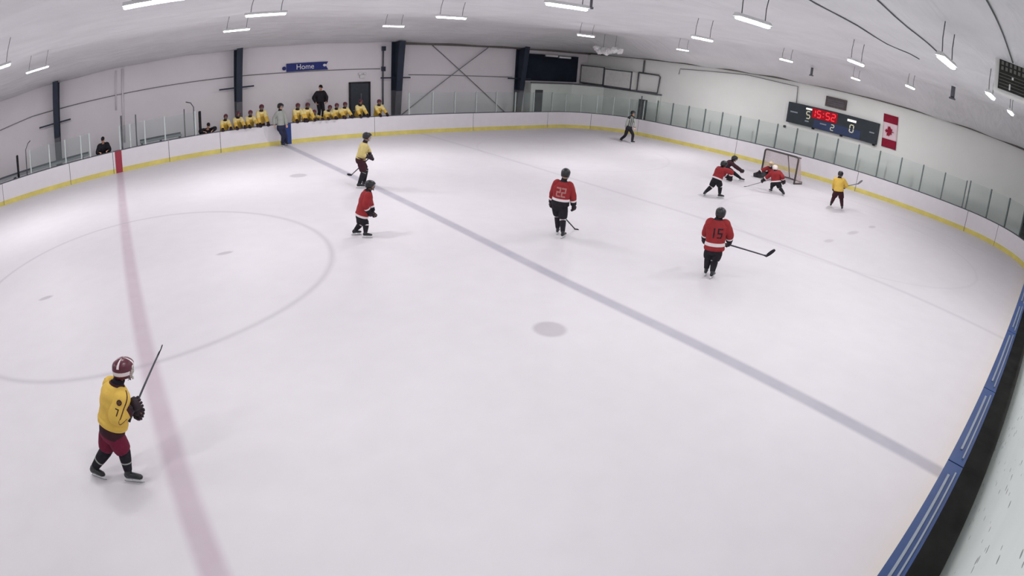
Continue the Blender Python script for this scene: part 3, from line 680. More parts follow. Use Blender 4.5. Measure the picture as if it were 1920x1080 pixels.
# ------------------------------------------------------------------ goal
root = thing('hockey_goal', (24.9, -.9, 0), 'hockey goal with dark frame and pale netting in front of the end boards', 'goal'); root.rotation_euler = (0, 0, math.radians(-5))
r = .042
b = MB(); b.tube([(0, .915, 0), (0, .915, 1.14), (0, .88, 1.2), (0, .8, 1.22), (0, -.8, 1.22), (0, -.88, 1.2), (0, -.915, 1.14), (0, -.915, 0)], r, 8); b.build('front_frame', M['goal_frame'], root)
b = MB()
b.tube([(0, .915, .03), (.5, 1.0, .03), (.95, .75, .03), (1.05, 0, .03), (.95, -.75, .03), (.5, -1.0, .03), (0, -.915, .03)], .035, 8)
b.tube([(0, .86, 1.2), (.4, .8, 1.17), (.55, .4, 1.15), (.55, -.4, 1.15), (.4, -.8, 1.17), (0, -.86, 1.2)], .025, 8)
b.tube([(.55, 0, 1.15), (1.05, 0, .05)], .025, 8); b.build('rear_frame', M['goal_frame'], root)
def netpart():
    b = MB()
    A = [(0, .9, 0), (.5, .98, 0), (.95, .73, 0), (1.03, 0, 0), (.95, -.73, 0), (.5, -.98, 0), (0, -.9, 0)]
    T = [(0, .86, 1.2), (.38, .8, 1.16), (.53, .4, 1.14), (.54, 0, 1.14), (.53, -.4, 1.14), (.38, -.8, 1.16), (0, -.86, 1.2)]
    def res(Q, n):
        Q = [V(q) for q in Q]; L = [0]
        for a, c in zip(Q, Q[1:]): L.append(L[-1] + (c - a).length)
        out = []
        for i in range(n + 1):
            d = L[-1] * i / n
            for j in range(len(Q) - 1):
                if d <= L[j + 1] + 1e-9: out.append(Q[j].lerp(Q[j + 1], (d - L[j]) / (L[j + 1] - L[j]))); break
        return out
    n, mN = 48, 16
    a, t = res(A, n), res(T, n)
    for j in range(mN + 1):
        for i in range(n + 1): b.v.append(a[i].lerp(t[i], j / mN))
    for j in range(mN):
        for i in range(n): q = j * (n + 1) + i; b.face([q, q + 1, q + n + 2, q + n + 1])
    k = len(b.v)
    for j in range(9):
        for i in range(n + 1):
            f = V((0, .86 - 1.72 * i / n, 1.2)); b.v.append(t[i].lerp(f, j / 8))
    for j in range(8):
        for i in range(n): q = k + j * (n + 1) + i; b.face([q, q + 1, q + n + 2, q + n + 1])
    o = b.build('netting', M['net'], root, recalc=False)
    md = o.modifiers.new('w', 'WIREFRAME'); md.thickness = .02; md.use_even_offset = False; md.use_replace = True
netpart()

# joints of each skater in metres from the point where they stand
FIGS = {
'yel_big': {"head": [0.529, 0.079, 1.308], "neck": [0.397, 0.059, 1.156], "pelvis": [0.171, 0.025, 0.654], "elL": [0.383, 0.219, 0.673], "wrL": [0.496, 0.114, 0.775], "knL": [0.019, 0.063, 0.36], "elR": [0.298, -0.158, 0.873], "wrR": [0.504, -0.087, 0.92], "knR": [0.24, -0.025, 0.322], "hlL": [-0.378, 0.279, 0.0], "toL": [-0.101, 0.012, 0.0], "hlR": [0.097, -0.062, 0.0], "toR": [0.382, -0.229, 0.0], "f": [0.919, 0.394, 0.0], "base": [-0.805, -7.202, 0.0], "stick": [[0.428, -0.058, 0.751], [0.996, 0.573, 1.15], [1.062, 0.785, 1.103]]},
'yel_mid': {"head": [0.165, -0.071, 1.613], "neck": [0.092, -0.039, 1.414], "pelvis": [-0.045, 0.019, 0.895], "elL": [0.264, 0.083, 1.114], "wrL": [0.281, -0.033, 0.978], "knL": [0.207, 0.129, 0.529], "elR": [-0.042, -0.2, 1.131], "wrR": [0.153, -0.196, 0.989], "knR": [0.03, -0.067, 0.564], "hlL": [0.065, 0.113, 0.0], "toL": [0.186, 0.05, 0.0], "hlR": [-0.188, -0.048, 0.0], "toR": [-0.062, -0.115, 0.0], "f": [0.954, -0.3, 0.0], "base": [7.483, 3.976, 0.0], "stick": [[0.254, -0.217, 1.043], [-0.042, 0.834, 0.249], [-0.111, 1.081, 0.229]]},
'red_mid': {"head": [0.237, -0.1, 1.241], "neck": [0.18, -0.076, 1.091], "pelvis": [0.017, -0.007, 0.503], "elL": [0.326, 0.08, 0.691], "wrL": [0.318, 0.018, 0.549], "knL": [-0.043, 0.105, 0.272], "elR": [0.028, -0.229, 0.775], "wrR": [0.136, -0.209, 0.615], "knR": [0.112, -0.134, 0.313], "hlL": [-0.156, 0.186, 0.0], "toL": [0.022, 0.137, 0.0], "hlR": [-0.016, -0.105, 0.0], "toR": [0.151, -0.218, 0.0], "f": [0.969, -0.246, 0.0], "base": [5.383, -0.698, 0.0]},
'r22': {"head": [-0.01, 0.009, 1.578], "neck": [-0.031, 0.029, 1.379], "pelvis": [-0.061, 0.058, 0.8], "elL": [-0.206, 0.331, 1.05], "wrL": [-0.056, 0.395, 0.761], "knL": [0.032, 0.189, 0.299], "elR": [0.211, -0.13, 1.018], "wrR": [0.277, -0.096, 0.771], "knR": [0.04, 0.031, 0.311], "hlL": [-0.041, 0.097, 0.0], "toL": [0.138, 0.236, 0.0], "hlR": [-0.139, -0.205, 0.0], "toR": [0.043, -0.127, 0.0], "f": [0.785, 0.619, 0.0], "base": [9.877, -2.873, 0.0], "stick": [[-0.009, 0.447, 0.744], [0.742, 0.212, 0.0], [0.812, 0.148, 0.0]]},
'r15': {"head": [-0.012, 0.019, 1.453], "neck": [-0.02, 0.034, 1.301], "pelvis": [-0.003, 0.005, 0.656], "elL": [-0.105, 0.368, 0.958], "wrL": [0.126, 0.372, 0.738], "knL": [0.057, 0.137, 0.315], "elR": [0.174, -0.191, 1.034], "wrR": [0.318, -0.139, 0.801], "knR": [0.073, -0.005, 0.334], "hlL": [-0.087, 0.047, 0.0], "toL": [0.126, 0.154, 0.0], "hlR": [-0.107, -0.125, 0.0], "toR": [0.067, -0.076, 0.0], "f": [0.801, 0.599, 0.0], "base": [10.875, -6.79, 0.0], "stick": [[0.213, 0.422, 0.749], [0.985, -0.763, 0.571], [1.109, -0.872, 0.74]]},
'rl': {"head": [0.235, -0.091, 1.192], "neck": [0.16, -0.067, 1.055], "pelvis": [0.024, -0.038, 0.651], "elL": [0.489, -0.025, 0.776], "wrL": [0.535, -0.192, 0.713], "knL": [0.026, 0.146, 0.316], "elR": [0.257, -0.408, 0.914], "wrR": [0.315, -0.405, 0.756], "knR": [0.207, -0.141, 0.351], "hlL": [-0.311, 0.191, 0.0], "toL": [-0.011, 0.285, 0.0], "hlR": [0.113, -0.202, 0.0], "toR": [0.209, -0.275, 0.0], "f": [0.957, -0.29, 0.0], "base": [18.053, -1.953, 0.0]},
'dark': {"head": [-0.088, 0.15, 0.94], "neck": [-0.138, 0.234, 0.8], "pelvis": [-0.252, 0.429, 0.559], "elL": [0.133, 0.168, 0.554], "wrL": [0.275, 0.025, 0.465], "knL": [0.011, 0.376, 0.261], "elR": [-0.191, -0.069, 0.643], "wrR": [-0.081, -0.257, 0.545], "knR": [0.003, -0.006, 0.371], "hlL": [-0.537, 0.071, 0.0], "toL": [-0.365, 0.024, 0.0], "hlR": [0.415, 0.01, 0.0], "toR": [0.487, -0.105, 0.0], "f": [0.59, -0.808, 0.0], "base": [21.752, -0.571, 0.0]},
'red_net': {"head": [-0.027, 0.28, 0.986], "neck": [-0.052, 0.218, 0.872], "pelvis": [-0.051, 0.104, 0.465], "elL": [-0.074, 0.488, 0.59], "wrL": [-0.1, 0.654, 0.397], "knL": [-0.13, 0.264, 0.277], "elR": [0.049, -0.098, 0.685], "wrR": [0.165, -0.108, 0.529], "knR": [0.031, -0.063, 0.285], "hlL": [-0.101, 0.181, 0.0], "toL": [0.021, 0.359, 0.0], "hlR": [-0.052, -0.367, 0.0], "toR": [0.132, -0.173, 0.0], "f": [0.548, 0.836, 0.0], "base": [21.668, -2.62, 0.0], "stick": [[0.265, 0.14, 0.637], [-0.13, 1.282, 0.0], [-0.442, 1.258, 0.0]]},
'yel_r': {"head": [-0.037, 0.1, 1.354], "neck": [-0.041, 0.109, 1.191], "pelvis": [-0.016, 0.042, 0.695], "elL": [-0.023, 0.348, 0.867], "wrL": [0.19, 0.349, 0.683], "knL": [0.022, 0.226, 0.359], "elR": [0.149, -0.114, 1.0], "wrR": [0.338, -0.046, 0.864], "knR": [0.132, -0.069, 0.417], "hlL": [-0.262, 0.159, 0.0], "toL": [0.168, 0.297, 0.0], "hlR": [-0.169, -0.293, 0.0], "toR": [0.262, -0.163, 0.0], "f": [0.967, 0.256, 0.0], "base": [22.423, -4.93, 0.0], "stick": [[0.267, 0.314, 0.699], [0.606, -0.477, 1.107], [0.655, -0.608, 1.284]]},
'ref': {"head": [0.1, -0.115, 1.599], "neck": [0.057, -0.065, 1.42], "pelvis": [0.012, -0.014, 0.795], "elL": [0.298, -0.158, 1.101], "wrL": [0.21, -0.239, 0.854], "knL": [0.137, -0.157, 0.453], "elR": [-0.191, 0.066, 1.073], "wrR": [-0.133, 0.076, 0.812], "knR": [-0.132, 0.15, 0.425], "hlL": [0.065, -0.3, 0.0], "toL": [0.209, -0.329, 0.0], "hlR": [-0.089, 0.44, 0.0], "toR": [-0.185, 0.19, 0.0], "f": [0.099, -0.995, 0.0], "base": [24.713, 8.279, 0.0]},
'lins': {"head": [-0.121, 0.034, 1.827], "neck": [-0.15, 0.043, 1.623], "pelvis": [-0.13, 0.037, 0.844], "elL": [0.109, 0.021, 1.236], "wrL": [0.103, -0.05, 0.975], "knL": [-0.019, 0.005, 0.444], "elR": [-0.418, 0.067, 1.308], "wrR": [-0.454, 0.026, 1.025], "knR": [-0.172, 0.049, 0.431], "hlL": [0.1, 0.2, 0.0], "toL": [0.148, -0.033, 0.0], "hlR": [-0.153, 0.037, 0.0], "toR": [-0.095, -0.204, 0.0], "f": [0.579, -0.815, 0.0], "base": [7.72, 13.42, 0.0]}}
# ------------------------------------------------------------------ people
def ik(a, c, l1, l2, hint):
    """middle joint of a two-bone chain from a to c, bending towards hint; stretches the bones if c is out of reach"""
    a, c, hint = V(a), V(c), V(hint); d = (c - a).length
    if d > (l1 + l2) * .995: f = d / ((l1 + l2) * .995); l1 *= f; l2 *= f
    t = (c - a) / d; x = (l1 * l1 - l2 * l2 + d * d) / (2 * d); hgt = math.sqrt(max(0, l1 * l1 - x * x))
    q = hint - a; q = q - t * q.dot(t)
    if q.length < 1e-4: q = V((0, 0, 1)).cross(t)
    return a + t * x + q.normalized() * hgt

def lerps(P, k):
    """resample a joint chain smoothly: P list of (point, radius) -> longer lists"""
    pts, rad = [], []
    for i in range(len(P) - 1):
        for j in range(k):
            t = j / k; pts.append(P[i][0].lerp(P[i + 1][0], t)); rad.append(P[i][1] + (P[i + 1][1] - P[i][1]) * t)
    pts.append(P[-1][0]); rad.append(P[-1][1])
    # soften corners
    for _ in range(2):
        q = [p.copy() for p in pts]
        for i in range(1, len(pts) - 1): q[i] = pts[i] * .5 + (pts[i - 1] + pts[i + 1]) * .25
        pts = q
    return pts, rad

def hand_geo(b, wr, d, nrm, s, curl=1., thick=1., m=0, thumb_side=1, cuff=False):
    """palm with four fingers and a thumb: d = towards the knuckles, nrm = the way the palm faces"""
    d = d.normalized(); nrm = (nrm - d * nrm.dot(d)).normalized(); wv = d.cross(nrm) * thumb_side
    T = thick
    b.loft([wr - d * .01 * s, wr + d * .03 * s, wr + d * .075 * s, wr + d * .095 * s], [(.028 * s * T, .02 * s * T), (.04 * s * T, .019 * s * T), (.044 * s * T, .017 * s * T), (.04 * s * T, .012 * s * T)], side=wv, n=10, mats=m)
    for i in range(4):
        o = wr + d * .088 * s + wv * (i - 1.5) * .0215 * s * T; L = (.036, .041, .039, .03)[i] * s; ang = 0.; p = o; pts = [o - d * .012 * s]; r = .0095 * s * T
        for bend, f in ((.5, 1.), (.95, .75), (.7, .6)):
            ang += bend * curl; p = p + (d * math.cos(ang) + nrm * math.sin(ang)) * L * f; pts.append(p)
        b.loft(pts, [r * 1.1, r * 1.05, r * .95, r * .7], n=8, mats=m)
    o = wr + d * .025 * s - wv * .03 * s * T * 1
    p1 = o - wv * .022 * s + d * .028 * s + nrm * .008 * s; p2 = p1 + d * .028 * s + nrm * .022 * s * curl; p3 = p2 + d * .012 * s + nrm * .02 * s * curl + wv * .008 * s
    b.loft([o + wv * .01 * s, p1, p2, p3], [.013 * s * T, .012 * s * T, .0105 * s * T, .007 * s * T], n=8, mats=m)
    if cuff:
        b.loft([wr - d * .10 * s, wr - d * .06 * s, wr - d * .01 * s, wr + d * .035 * s, wr + d * .08 * s], [(.062 * s, .056 * s), (.06 * s, .05 * s), (.048 * s, .038 * s), (.056 * s, .034 * s), (.05 * s, .026 * s)], side=wv, n=12, mats=m)
        b.loft([wr + d * .005 * s - nrm * .02 * s, wr + d * .045 * s - nrm * .03 * s, wr + d * .09 * s - nrm * .02 * s], [(.05 * s, .016 * s), (.056 * s, .02 * s), (.046 * s, .014 * s)], side=wv, n=10, mats=m)

def project_strip(b, bvh, p0, p1, hw, pdir, off, m=0, n=8):
    """strip of small quads laid on a garment from p0 to p1 (in front of the cloth), thrown along pdir"""
    t = (p1 - p0).normalized(); sd = t.cross(pdir).normalized(); base = len(b.v)
    for i in range(n + 1):
        for s in (-1, 0, 1):
            q = p0.lerp(p1, i / n) + sd * hw * s; hit = bvh.ray_cast(q, pdir, 1.)
            b.v.append((hit[0] - pdir * off) if hit[0] is not None else q + pdir * .2)
    for i in range(n):
        for s in (0, 1):
            q = base + i * 3 + s; b.face([q, q + 1, q + 4, q + 3], m)

def digits_on(o, parent, text, c, rt, upv, pdir, w, h, gap, t, mm, name='number'):
    dg = bpy.context.evaluated_depsgraph_get()
    me = o.data; bvh = BVHTree.FromPolygons([v.co.copy() for v in me.vertices], [tuple(p.vertices) for p in me.polygons])
    b = MB(); tot = len(text) * w + (len(text) - 1) * gap; x0 = -tot / 2
    P = {'a': ((0, h), (w, h)), 'b': ((w, h), (w, h / 2)), 'c': ((w, h / 2), (w, 0)), 'd': ((0, 0), (w, 0)), 'e': ((0, h / 2), (0, 0)), 'f': ((0, h), (0, h / 2)), 'g': ((0, h / 2), (w, h / 2))}
    for ch in text:
        sh = -w / 2 if ch == '1' else 0
        for sg in SEG[ch]:
            (a0, b0), (a1, b1) = P[sg]; L = math.hypot(a1 - a0, b1 - b0); ux, uy = (a1 - a0) / L * t / 2, (b1 - b0) / L * t / 2
            q0 = c + rt * (x0 + sh + a0 - ux) + upv * (b0 - uy - h / 2) - pdir * .4; q1 = c + rt * (x0 + sh + a1 + ux) + upv * (b1 + uy - h / 2) - pdir * .4
            project_strip(b, bvh, q0, q1, t / 2, pdir, .008)
        x0 += w + gap
    r = b.build(name, mm, parent, recalc=False)
    return r

def person(label, J, H, st, group=None):
    base = V(J['base']); f = V(J['f']); s = H / 1.75
    g = {k_: V(v) for k_, v in J.items() if k_ not in ('base', 'f', 'stick', 'pitch')}
    root = thing('person', base, label, 'person', group)
    Z = V((0, 0, 1))
    u = (g['neck'] - g['pelvis']).normalized(); tf = (f - u * f.dot(u)).normalized(); tr = tf.cross(u)
    hd = (g['head'] - g['neck']).normalized(); hu = (hd * .5 + Z * .5).normalized()
    hf = V(J.get('hf', J['f'])); hf = (hf + V((0, 0, J.get('pitch', -.15)))).normalized(); hu = (hu - hf * hu.dot(hf)).normalized(); hr = hf.cross(hu)
    hc = g['head']
    sh = {'L': g['neck'] - tr * .165 * s - u * .055 * s, 'R': g['neck'] + tr * .165 * s - u * .055 * s}
    hip = {'L': g['pelvis'] - tr * .09 * s - u * .04 * s, 'R': g['pelvis'] + tr * .09 * s - u * .04 * s}
    foot, ank, kn, el, wr = {}, {}, {}, {}, {}
    lift = .125 * s if st.get('skates', True) else .085 * s
    for k_ in 'LR':
        d = g['to' + k_] - g['hl' + k_]; d.z = 0; d.normalize(); foot[k_] = d
        c = (g['to' + k_] + g['hl' + k_]) / 2; ank[k_] = c - d * .055 * s + Z * lift
        dl = (ank[k_] - hip[k_]).length; sq = min(1., st.get('bend', 1.07) * dl / (.48 * H))      # bulky pads hide most of the knee bend
        kn[k_] = ik(hip[k_], ank[k_], .245 * H * sq, .235 * H * sq, g['kn' + k_] + f * .12)
        wr[k_] = g['wr' + k_]; el[k_] = ik(sh[k_], wr[k_], .172 * H, .155 * H, g['el' + k_])
    Lt = (g['neck'] - g['pelvis']).length
    # ---- body: one continuous skin surface
    b = MB(); pv = g['pelvis']
    b.loft([pv - u * .1 * s, pv, pv + u * Lt * .4, pv + u * Lt * .75, pv + u * Lt * .92, pv + u * Lt * 1.02], [(.13 * s, .1 * s), (.165 * s, .12 * s), (.14 * s, .1 * s), (.17 * s, .115 * s), (.15 * s, .09 * s), (.055 * s, .055 * s)], side=tr, n=14)
    b.loft([g['neck'] - u * .04 * s, g['neck'] + (hc - g['neck']) * .5, hc - hu * .03 * s], [.06 * s, .052 * s, .05 * s], side=tr, n=10)
    head = [(-.122, .026, .03, .05), (-.105, .046, .052, .036), (-.07, .062, .078, .018), (-.03, .071, .092, .005), (.02, .076, .1, -.002), (.065, .071, .094, -.006), (.094, .05, .066, -.008), (.11, .026, .036, -.008), (.115, .006, .008, -.008)]
    b.loft([hc + hu * z * s + hf * o_ * s for z, _, _, o_ in head], [(rx * s, ry * s) for _, rx, ry, _ in head], side=hr, n=16, dirs=[hu] * len(head))
    b.loft([hc + hu * .012 * s + hf * .088 * s, hc - hu * .02 * s + hf * .108 * s, hc - hu * .038 * s + hf * .112 * s, hc - hu * .046 * s + hf * .09 * s], [.009 * s, .013 * s, .017 * s, .008 * s], side=hr, n=8)
    for k_ in (-1, 1): b.ball(hc + hr * k_ * .078 * s - hu * .01 * s - hf * .01 * s, (.012 * s, .022 * s, .032 * s), up=hu, side=hr, n=8)
    for k_ in 'LR':
        P, R_ = lerps([(sh[k_] - tr * (.03 * s if k_ == 'R' else -.03 * s), .058 * s), (sh[k_], .056 * s), (el[k_], .042 * s), (wr[k_], .03 * s)], 4); b.loft(P, R_, n=10)
        P, R_ = lerps([(hip[k_] + u * .03 * s, .085 * s), (hip[k_], .09 * s), (kn[k_], .06 * s), (ank[k_], .042 * s)], 4); b.loft(P, R_, n=10)
        hdv = (wr[k_] - el[k_]).normalized()
        pn = V(J['pn' + k_]) if 'pn' + k_ in J else (tf * .6 + (tr if k_ == 'L' else -tr) * .6 - Z * .2)
        hand_geo(b, wr[k_], hdv, pn, 1.0 * s, .9, 1.0, 0, 1 if k_ == 'L' else -1)
        b.loft([ank[k_] - foot[k_] * .04 * s - Z * .015 * s, ank[k_] + foot[k_] * .06 * s - Z * .02 * s, ank[k_] + foot[k_] * .14 * s - Z * .03 * s], [.022 * s, .024 * s, .015 * s], side=Z.cross(foot[k_]), n=8)
    o = b.build('body', M['skin'], root, recalc=True)
    md = o.modifiers.new('fuse', 'REMESH'); md.mode = 'VOXEL'; md.voxel_size = st.get('voxel', .013); md.use_smooth_shade = True
    md = o.modifiers.new('soft', 'SMOOTH'); md.iterations = 3; md.factor = .5
    body = o
    for k_ in (-1, 1):
        b = MB(); b.ball(hc + hr * k_ * .03 * s + hu * .008 * s + hf * .09 * s, .011 * s, n=8); b.build('eye', M['eye'], body)
    b = MB(); b.ball(hc - hu * .068 * s + hf * .093 * s, (.024 * s, .008 * s, .007 * s), up=hu, side=hr, n=8); b.build('mouth', M['lip'], body)
    # ---- jersey
    mats = st['jersey']           # [main, band, under]
    hem = st.get('hem0', 0.) * s
    prof = [(hem, .205, .165), (hem + .03 * s, .214, .172), (hem + .07 * s, .21, .168), (max(hem + .1 * s, .25 * Lt), .2, .162), (max(hem + .13 * s, .45 * Lt), .2, .158), (.62 * Lt, .216, .164), (.78 * Lt, .222, .156), (.9 * Lt, .2, .132), (.97 * Lt, .145, .105), (1.03 * Lt, .08, .078), (1.06 * Lt, .07, .07)]
    bulk = st.get('bulk', 1.)
    b = MB(); rp = []
    zz = [];
    for i in range(len(prof) - 1):
        for j in range(3):
            t = j / 3; zz.append(tuple(a + (c - a) * t for a, c in zip(prof[i], prof[i + 1])))
    zz.append(prof[-1])
    def jm(i, w):
        z = zz[i][0]
        if 'hem' in st and hem + st['hem'][0] * s <= z <= hem + st['hem'][1] * s: return 1
        if 'under' in st and z < hem + st['under'] * s: return 2
        if z > 1.0 * Lt: return 3
        if st.get('yoke') and z > .86 * Lt: return 1
        if st.get('stripes') and int(w / (2 * PI / 22)) % 2: return 1
        return 0
    fold = random.Random(len(label))
    ph = fold.uniform(0, 6)
    pts = [pv + u * z for z, _, _ in zz]
    lean = g.get('sag', V((0, 0, 0)))
    b.loft(pts, [(rx * s * bulk * (1 + .02 * math.sin(i * 1.7 + ph)), ry * s * bulk * (1 + .025 * math.sin(i * 1.3 + ph + 1))) for i, (_, rx, ry) in enumerate(zz)], side=tr, n=22, mats=jm, caps=(False, False), dirs=[u] * len(pts))
    for k_ in 'LR':
        sgn = 1 if k_ == 'R' else -1
        e0 = sh[k_] - tr * sgn * .05 * s - u * .015 * s; wend = el[k_].lerp(wr[k_], st.get('cuff', .86))
        P, R_ = lerps([(e0, .075), (sh[k_], .094), (sh[k_].lerp(el[k_], .5), .09), (el[k_], .082), (el[k_].lerp(wend, .5), .076), (wend, .066)], 5)
        n_ = len(P); sb = st.get('sleeve', (.66, .78))
        R_ = [r_ * s * bulk * (1 + .03 * math.sin(i * 1.1 + ph)) for i, r_ in enumerate(R_)]
        def smat(i, w, n_=n_, sb=sb):
            t = i / n_
            if sb[0] <= t <= sb[1] and len(mats) > 1: return 1
            if st.get('piping') and .12 < t < .8 and int(w / (2 * PI / 40)) in (6, 27): return 2
            if st.get('lowsleeve') and t > sb[1]: return 2
            return 0
        b.loft(P, R_, n=40 if st.get('piping') else 14, mats=smat, caps=(True, False))
    jm_ = [M[x] for x in mats] + [M[st.get('collar', mats[0])]] * (4 - len(mats))
    jo = b.build('jersey' if st.get('skates', True) else 'jacket', jm_, root)
    md = jo.modifiers.new('sub', 'SUBSURF'); md.levels = 1; md.render_levels = 1
    md = jo.modifiers.new('cloth', 'SOLIDIFY'); md.thickness = .008 * s; md.offset = 1
    if 'number' in st:
        c = pv + u * Lt * .60
        digits_on(jo, jo, st['number'], c, tr, u, tf, .085 * s, .2 * s, .05 * s, .034 * s, M[st['ncol']])
    if st.get('sleeve_badge'):
        k_ = 'R'; ax = (el[k_] - sh[k_]).normalized(); c = sh[k_].lerp(el[k_], .34); out = (tr * .8 - tf * .75); out = (out - ax * out.dot(ax)).normalized()
        rt_ = ax.cross(out); rt_ = rt_ if rt_.dot(tf) > 0 else -rt_
        me = jo.data; bvh = BVHTree.FromPolygons([v.co.copy() for v in me.vertices], [tuple(p.vertices) for p in me.polygons])
        b = MB()
        for i in range(12):
            a0, a1 = 2 * PI * i / 12, 2 * PI * (i + 1) / 12
            q0 = c + out * .4 - ax * .03 * s + (rt_ * math.cos(a0) - ax * math.sin(a0)) * .026 * s; q1 = c + out * .4 - ax * .03 * s + (rt_ * math.cos(a1) - ax * math.sin(a1)) * .026 * s
            project_strip(b, bvh, q0, q1, .009 * s, -out, .012, 0, 2)
        project_strip(b, bvh, c + out * .4 - ax * .03 * s - rt_ * .01 * s, c + out * .4 - ax * .03 * s + rt_ * .01 * s, .012 * s, -out, .012, 0, 2)
        b.build('emblem', M['darkmaroon'], jo, recalc=False)
        digits_on(jo, jo, '7', c + ax * .085 * s, rt_, -ax, -out, .035 * s, .07 * s, .02 * s, .014 * s, M['darkmaroon'])
    # ---- pants
    b = MB(); pm = [M[x] for x in st['pants']]
    shorts = st.get('skates', True)
    top = .2 * s; pk = 1.1 if shorts else .95
    b.loft([pv + u * top, pv + u * .05 * s, pv - u * .05 * s, pv - u * .14 * s, pv - u * .17 * s], [(.17 * s * pk, .135 * s * pk), (.19 * s * pk, .15 * s * pk), (.198 * s * pk, .155 * s * pk), (.15 * s, .12 * s), (.06 * s, .06 * s)], side=tr, n=18, mats=lambda i, w: 1 if (len(pm) > 1 and i < 2) else 0, dirs=[u] * 5)
    for k_ in 'LR':
        end = hip[k_].lerp(kn[k_], .82) if (shorts and not st.get('trousers')) else ank[k_] + (kn[k_] - ank[k_]) * .06
        if shorts and not st.get('trousers'):
            P, R_ = lerps([(hip[k_] + u * .05 * s, .115), (hip[k_].lerp(end, .35), .132), (hip[k_].lerp(end, .75), .126), (end, .112)], 4)
        else:
            P, R_ = lerps([(hip[k_] + u * .05 * s, .1), (hip[k_].lerp(kn[k_], .4), .105), (kn[k_], .082), (kn[k_].lerp(end, .6), .075), (end, .07)], 4)
        b.loft(P, [r_ * s for r_ in R_], n=14)
    po = b.build('pants', pm, root); md = po.modifiers.new('sub', 'SUBSURF'); md.levels = 1; md.render_levels = 1
    # ---- socks over shin pads
    if shorts and not st.get('trousers'):
        sc_ = st['socks']
        for k_ in 'LR':
            b = MB(); a0 = kn[k_] + ((kn[k_] - ank[k_]).normalized() * .5 + (hip[k_] - kn[k_]).normalized() * .5) * .085 * s; a1 = ank[k_] + (kn[k_] - ank[k_]).normalized() * .05 * s
            P, R_ = lerps([(a0, .082), (a0.lerp(a1, .18), .088), (a0.lerp(a1, .5), .08), (a0.lerp(a1, .8), .066), (a1, .058)], 5); n_ = len(P)
            bands = st.get('bands', [(.3, .42)])
            b.loft(P, [r_ * s for r_ in R_], n=14, mats=lambda i, w: 1 if any(x <= i / n_ <= y for x, y in bands) else 0)
            b.build('sock', [M[x] for x in sc_], root)
    # ---- skates or shoes
    for k_ in 'LR':
        d = foot[k_]; sd = Z.cross(d); a = ank[k_]; c0 = a - Z * lift
        b = MB(); up0 = (kn[k_] - a).normalized()
        hgt = .075 * s if shorts else .03 * s
        z0 = .062 * s if shorts else .012 * s
        b.loft([c0 - d * .062 * s + Z * (z0 + .035 * s), c0 - d * .045 * s + Z * (z0 + .04 * s), c0 + d * .03 * s + Z * (z0 + .046 * s), c0 + d * .1 * s + Z * (z0 + .038 * s), c0 + d * .165 * s + Z * (z0 + .03 * s), c0 + d * .195 * s + Z * (z0 + .024 * s)],
               [(.024 * s, .03 * s), (.036 * s, .04 * s), (.038 * s, .046 * s), (.043 * s, .038 * s), (.04 * s, .03 * s), (.022 * s, .018 * s)], side=sd, n=12)
        b.loft([c0 - d * .02 * s + Z * (z0 + .03 * s), a + Z * .0 - d * .005 * s, a + up0 * .06 * s, a + up0 * .1 * s], [(.036 * s, .055 * s), (.042 * s, .052 * s), (.05 * s, .056 * s), (.054 * s, .06 * s)], side=sd, n=12)
        so = b.build('skate' if shorts else 'shoe', M['skate'], root)
        if shorts:
            b = MB()
            for x0, x1 in ((-.06, .02), (.08, .16)):
                b.hexa([c0 + d * (x0 - .012) * s + sd * q * .008 * s + Z * .026 * s if False else c0 + d * x * s + sd * y * s + Z * .024 * s for x, y in ((x0 - .01, -.007), (x1 + .01, -.007), (x1 + .01, .007), (x0 - .01, .007))] + [c0 + d * x * s + sd * y * s + Z * .068 * s for x, y in ((x0, -.022), (x1, -.022), (x1, .022), (x0, .022))])
            b.hexa([c0 + d * x * s + sd * y * s + Z * .02 * s for x, y in ((-.075, -.005), (.18, -.005), (.18, .005), (-.075, .005))] + [c0 + d * x * s + sd * y * s + Z * .034 * s for x, y in ((-.08, -.007), (.19, -.007), (.19, .007), (-.08, .007))])
            b.build('blade_holder', M['holder'], so)
            b = MB(); prof_ = [(-.105, .014), (-.09, .004), (-.04, .001), (.06, 0), (.16, .002), (.195, .008), (.21, .018)]
            for i in range(len(prof_) - 1):
                (xa, za), (xb_, zb) = prof_[i], prof_[i + 1]
                b.hexa([c0 + d * xa * s - sd * .002 * s + Z * za * s, c0 + d * xb_ * s - sd * .002 * s + Z * zb * s, c0 + d * xb_ * s + sd * .002 * s + Z * zb * s, c0 + d * xa * s + sd * .002 * s + Z * za * s,
                        c0 + d * xa * s - sd * .002 * s + Z * .024 * s, c0 + d * xb_ * s - sd * .002 * s + Z * .024 * s, c0 + d * xb_ * s + sd * .002 * s + Z * .024 * s, c0 + d * xa * s + sd * .002 * s + Z * .024 * s])
            b.build('blade', M['steel'], so)
    # ---- gloves
    if st.get('gloves', True):
        for k_ in 'LR':
            hdv = (wr[k_] - el[k_]).normalized()
            pn = V(J['pn' + k_]) if 'pn' + k_ in J else (tf * .6 + (tr if k_ == 'L' else -tr) * .6 - Z * .2)
            b = MB(); hand_geo(b, wr[k_], hdv, pn, 1.18 * s, 1.25, 1.45, 0, 1 if k_ == 'L' else -1, cuff=True)
            b.build('glove', M[st.get('glove', 'glove')], root)
    # ---- neck guard
    if shorts:
        b = MB(); q0 = g['neck'] - u * .01 * s; q1 = g['neck'] + (hc - g['neck']) * .45
        b.loft([q0, q0.lerp(q1, .5), q1], [.078 * s, .07 * s, .066 * s], side=tr, n=14, caps=(False, False))
        no = b.build('neck_guard', M['black_cl'], root); md = no.modifiers.new('t', 'SOLIDIFY'); md.thickness = .006 * s; md.offset = 1
    # ---- headgear
    hm = st.get('helmet')
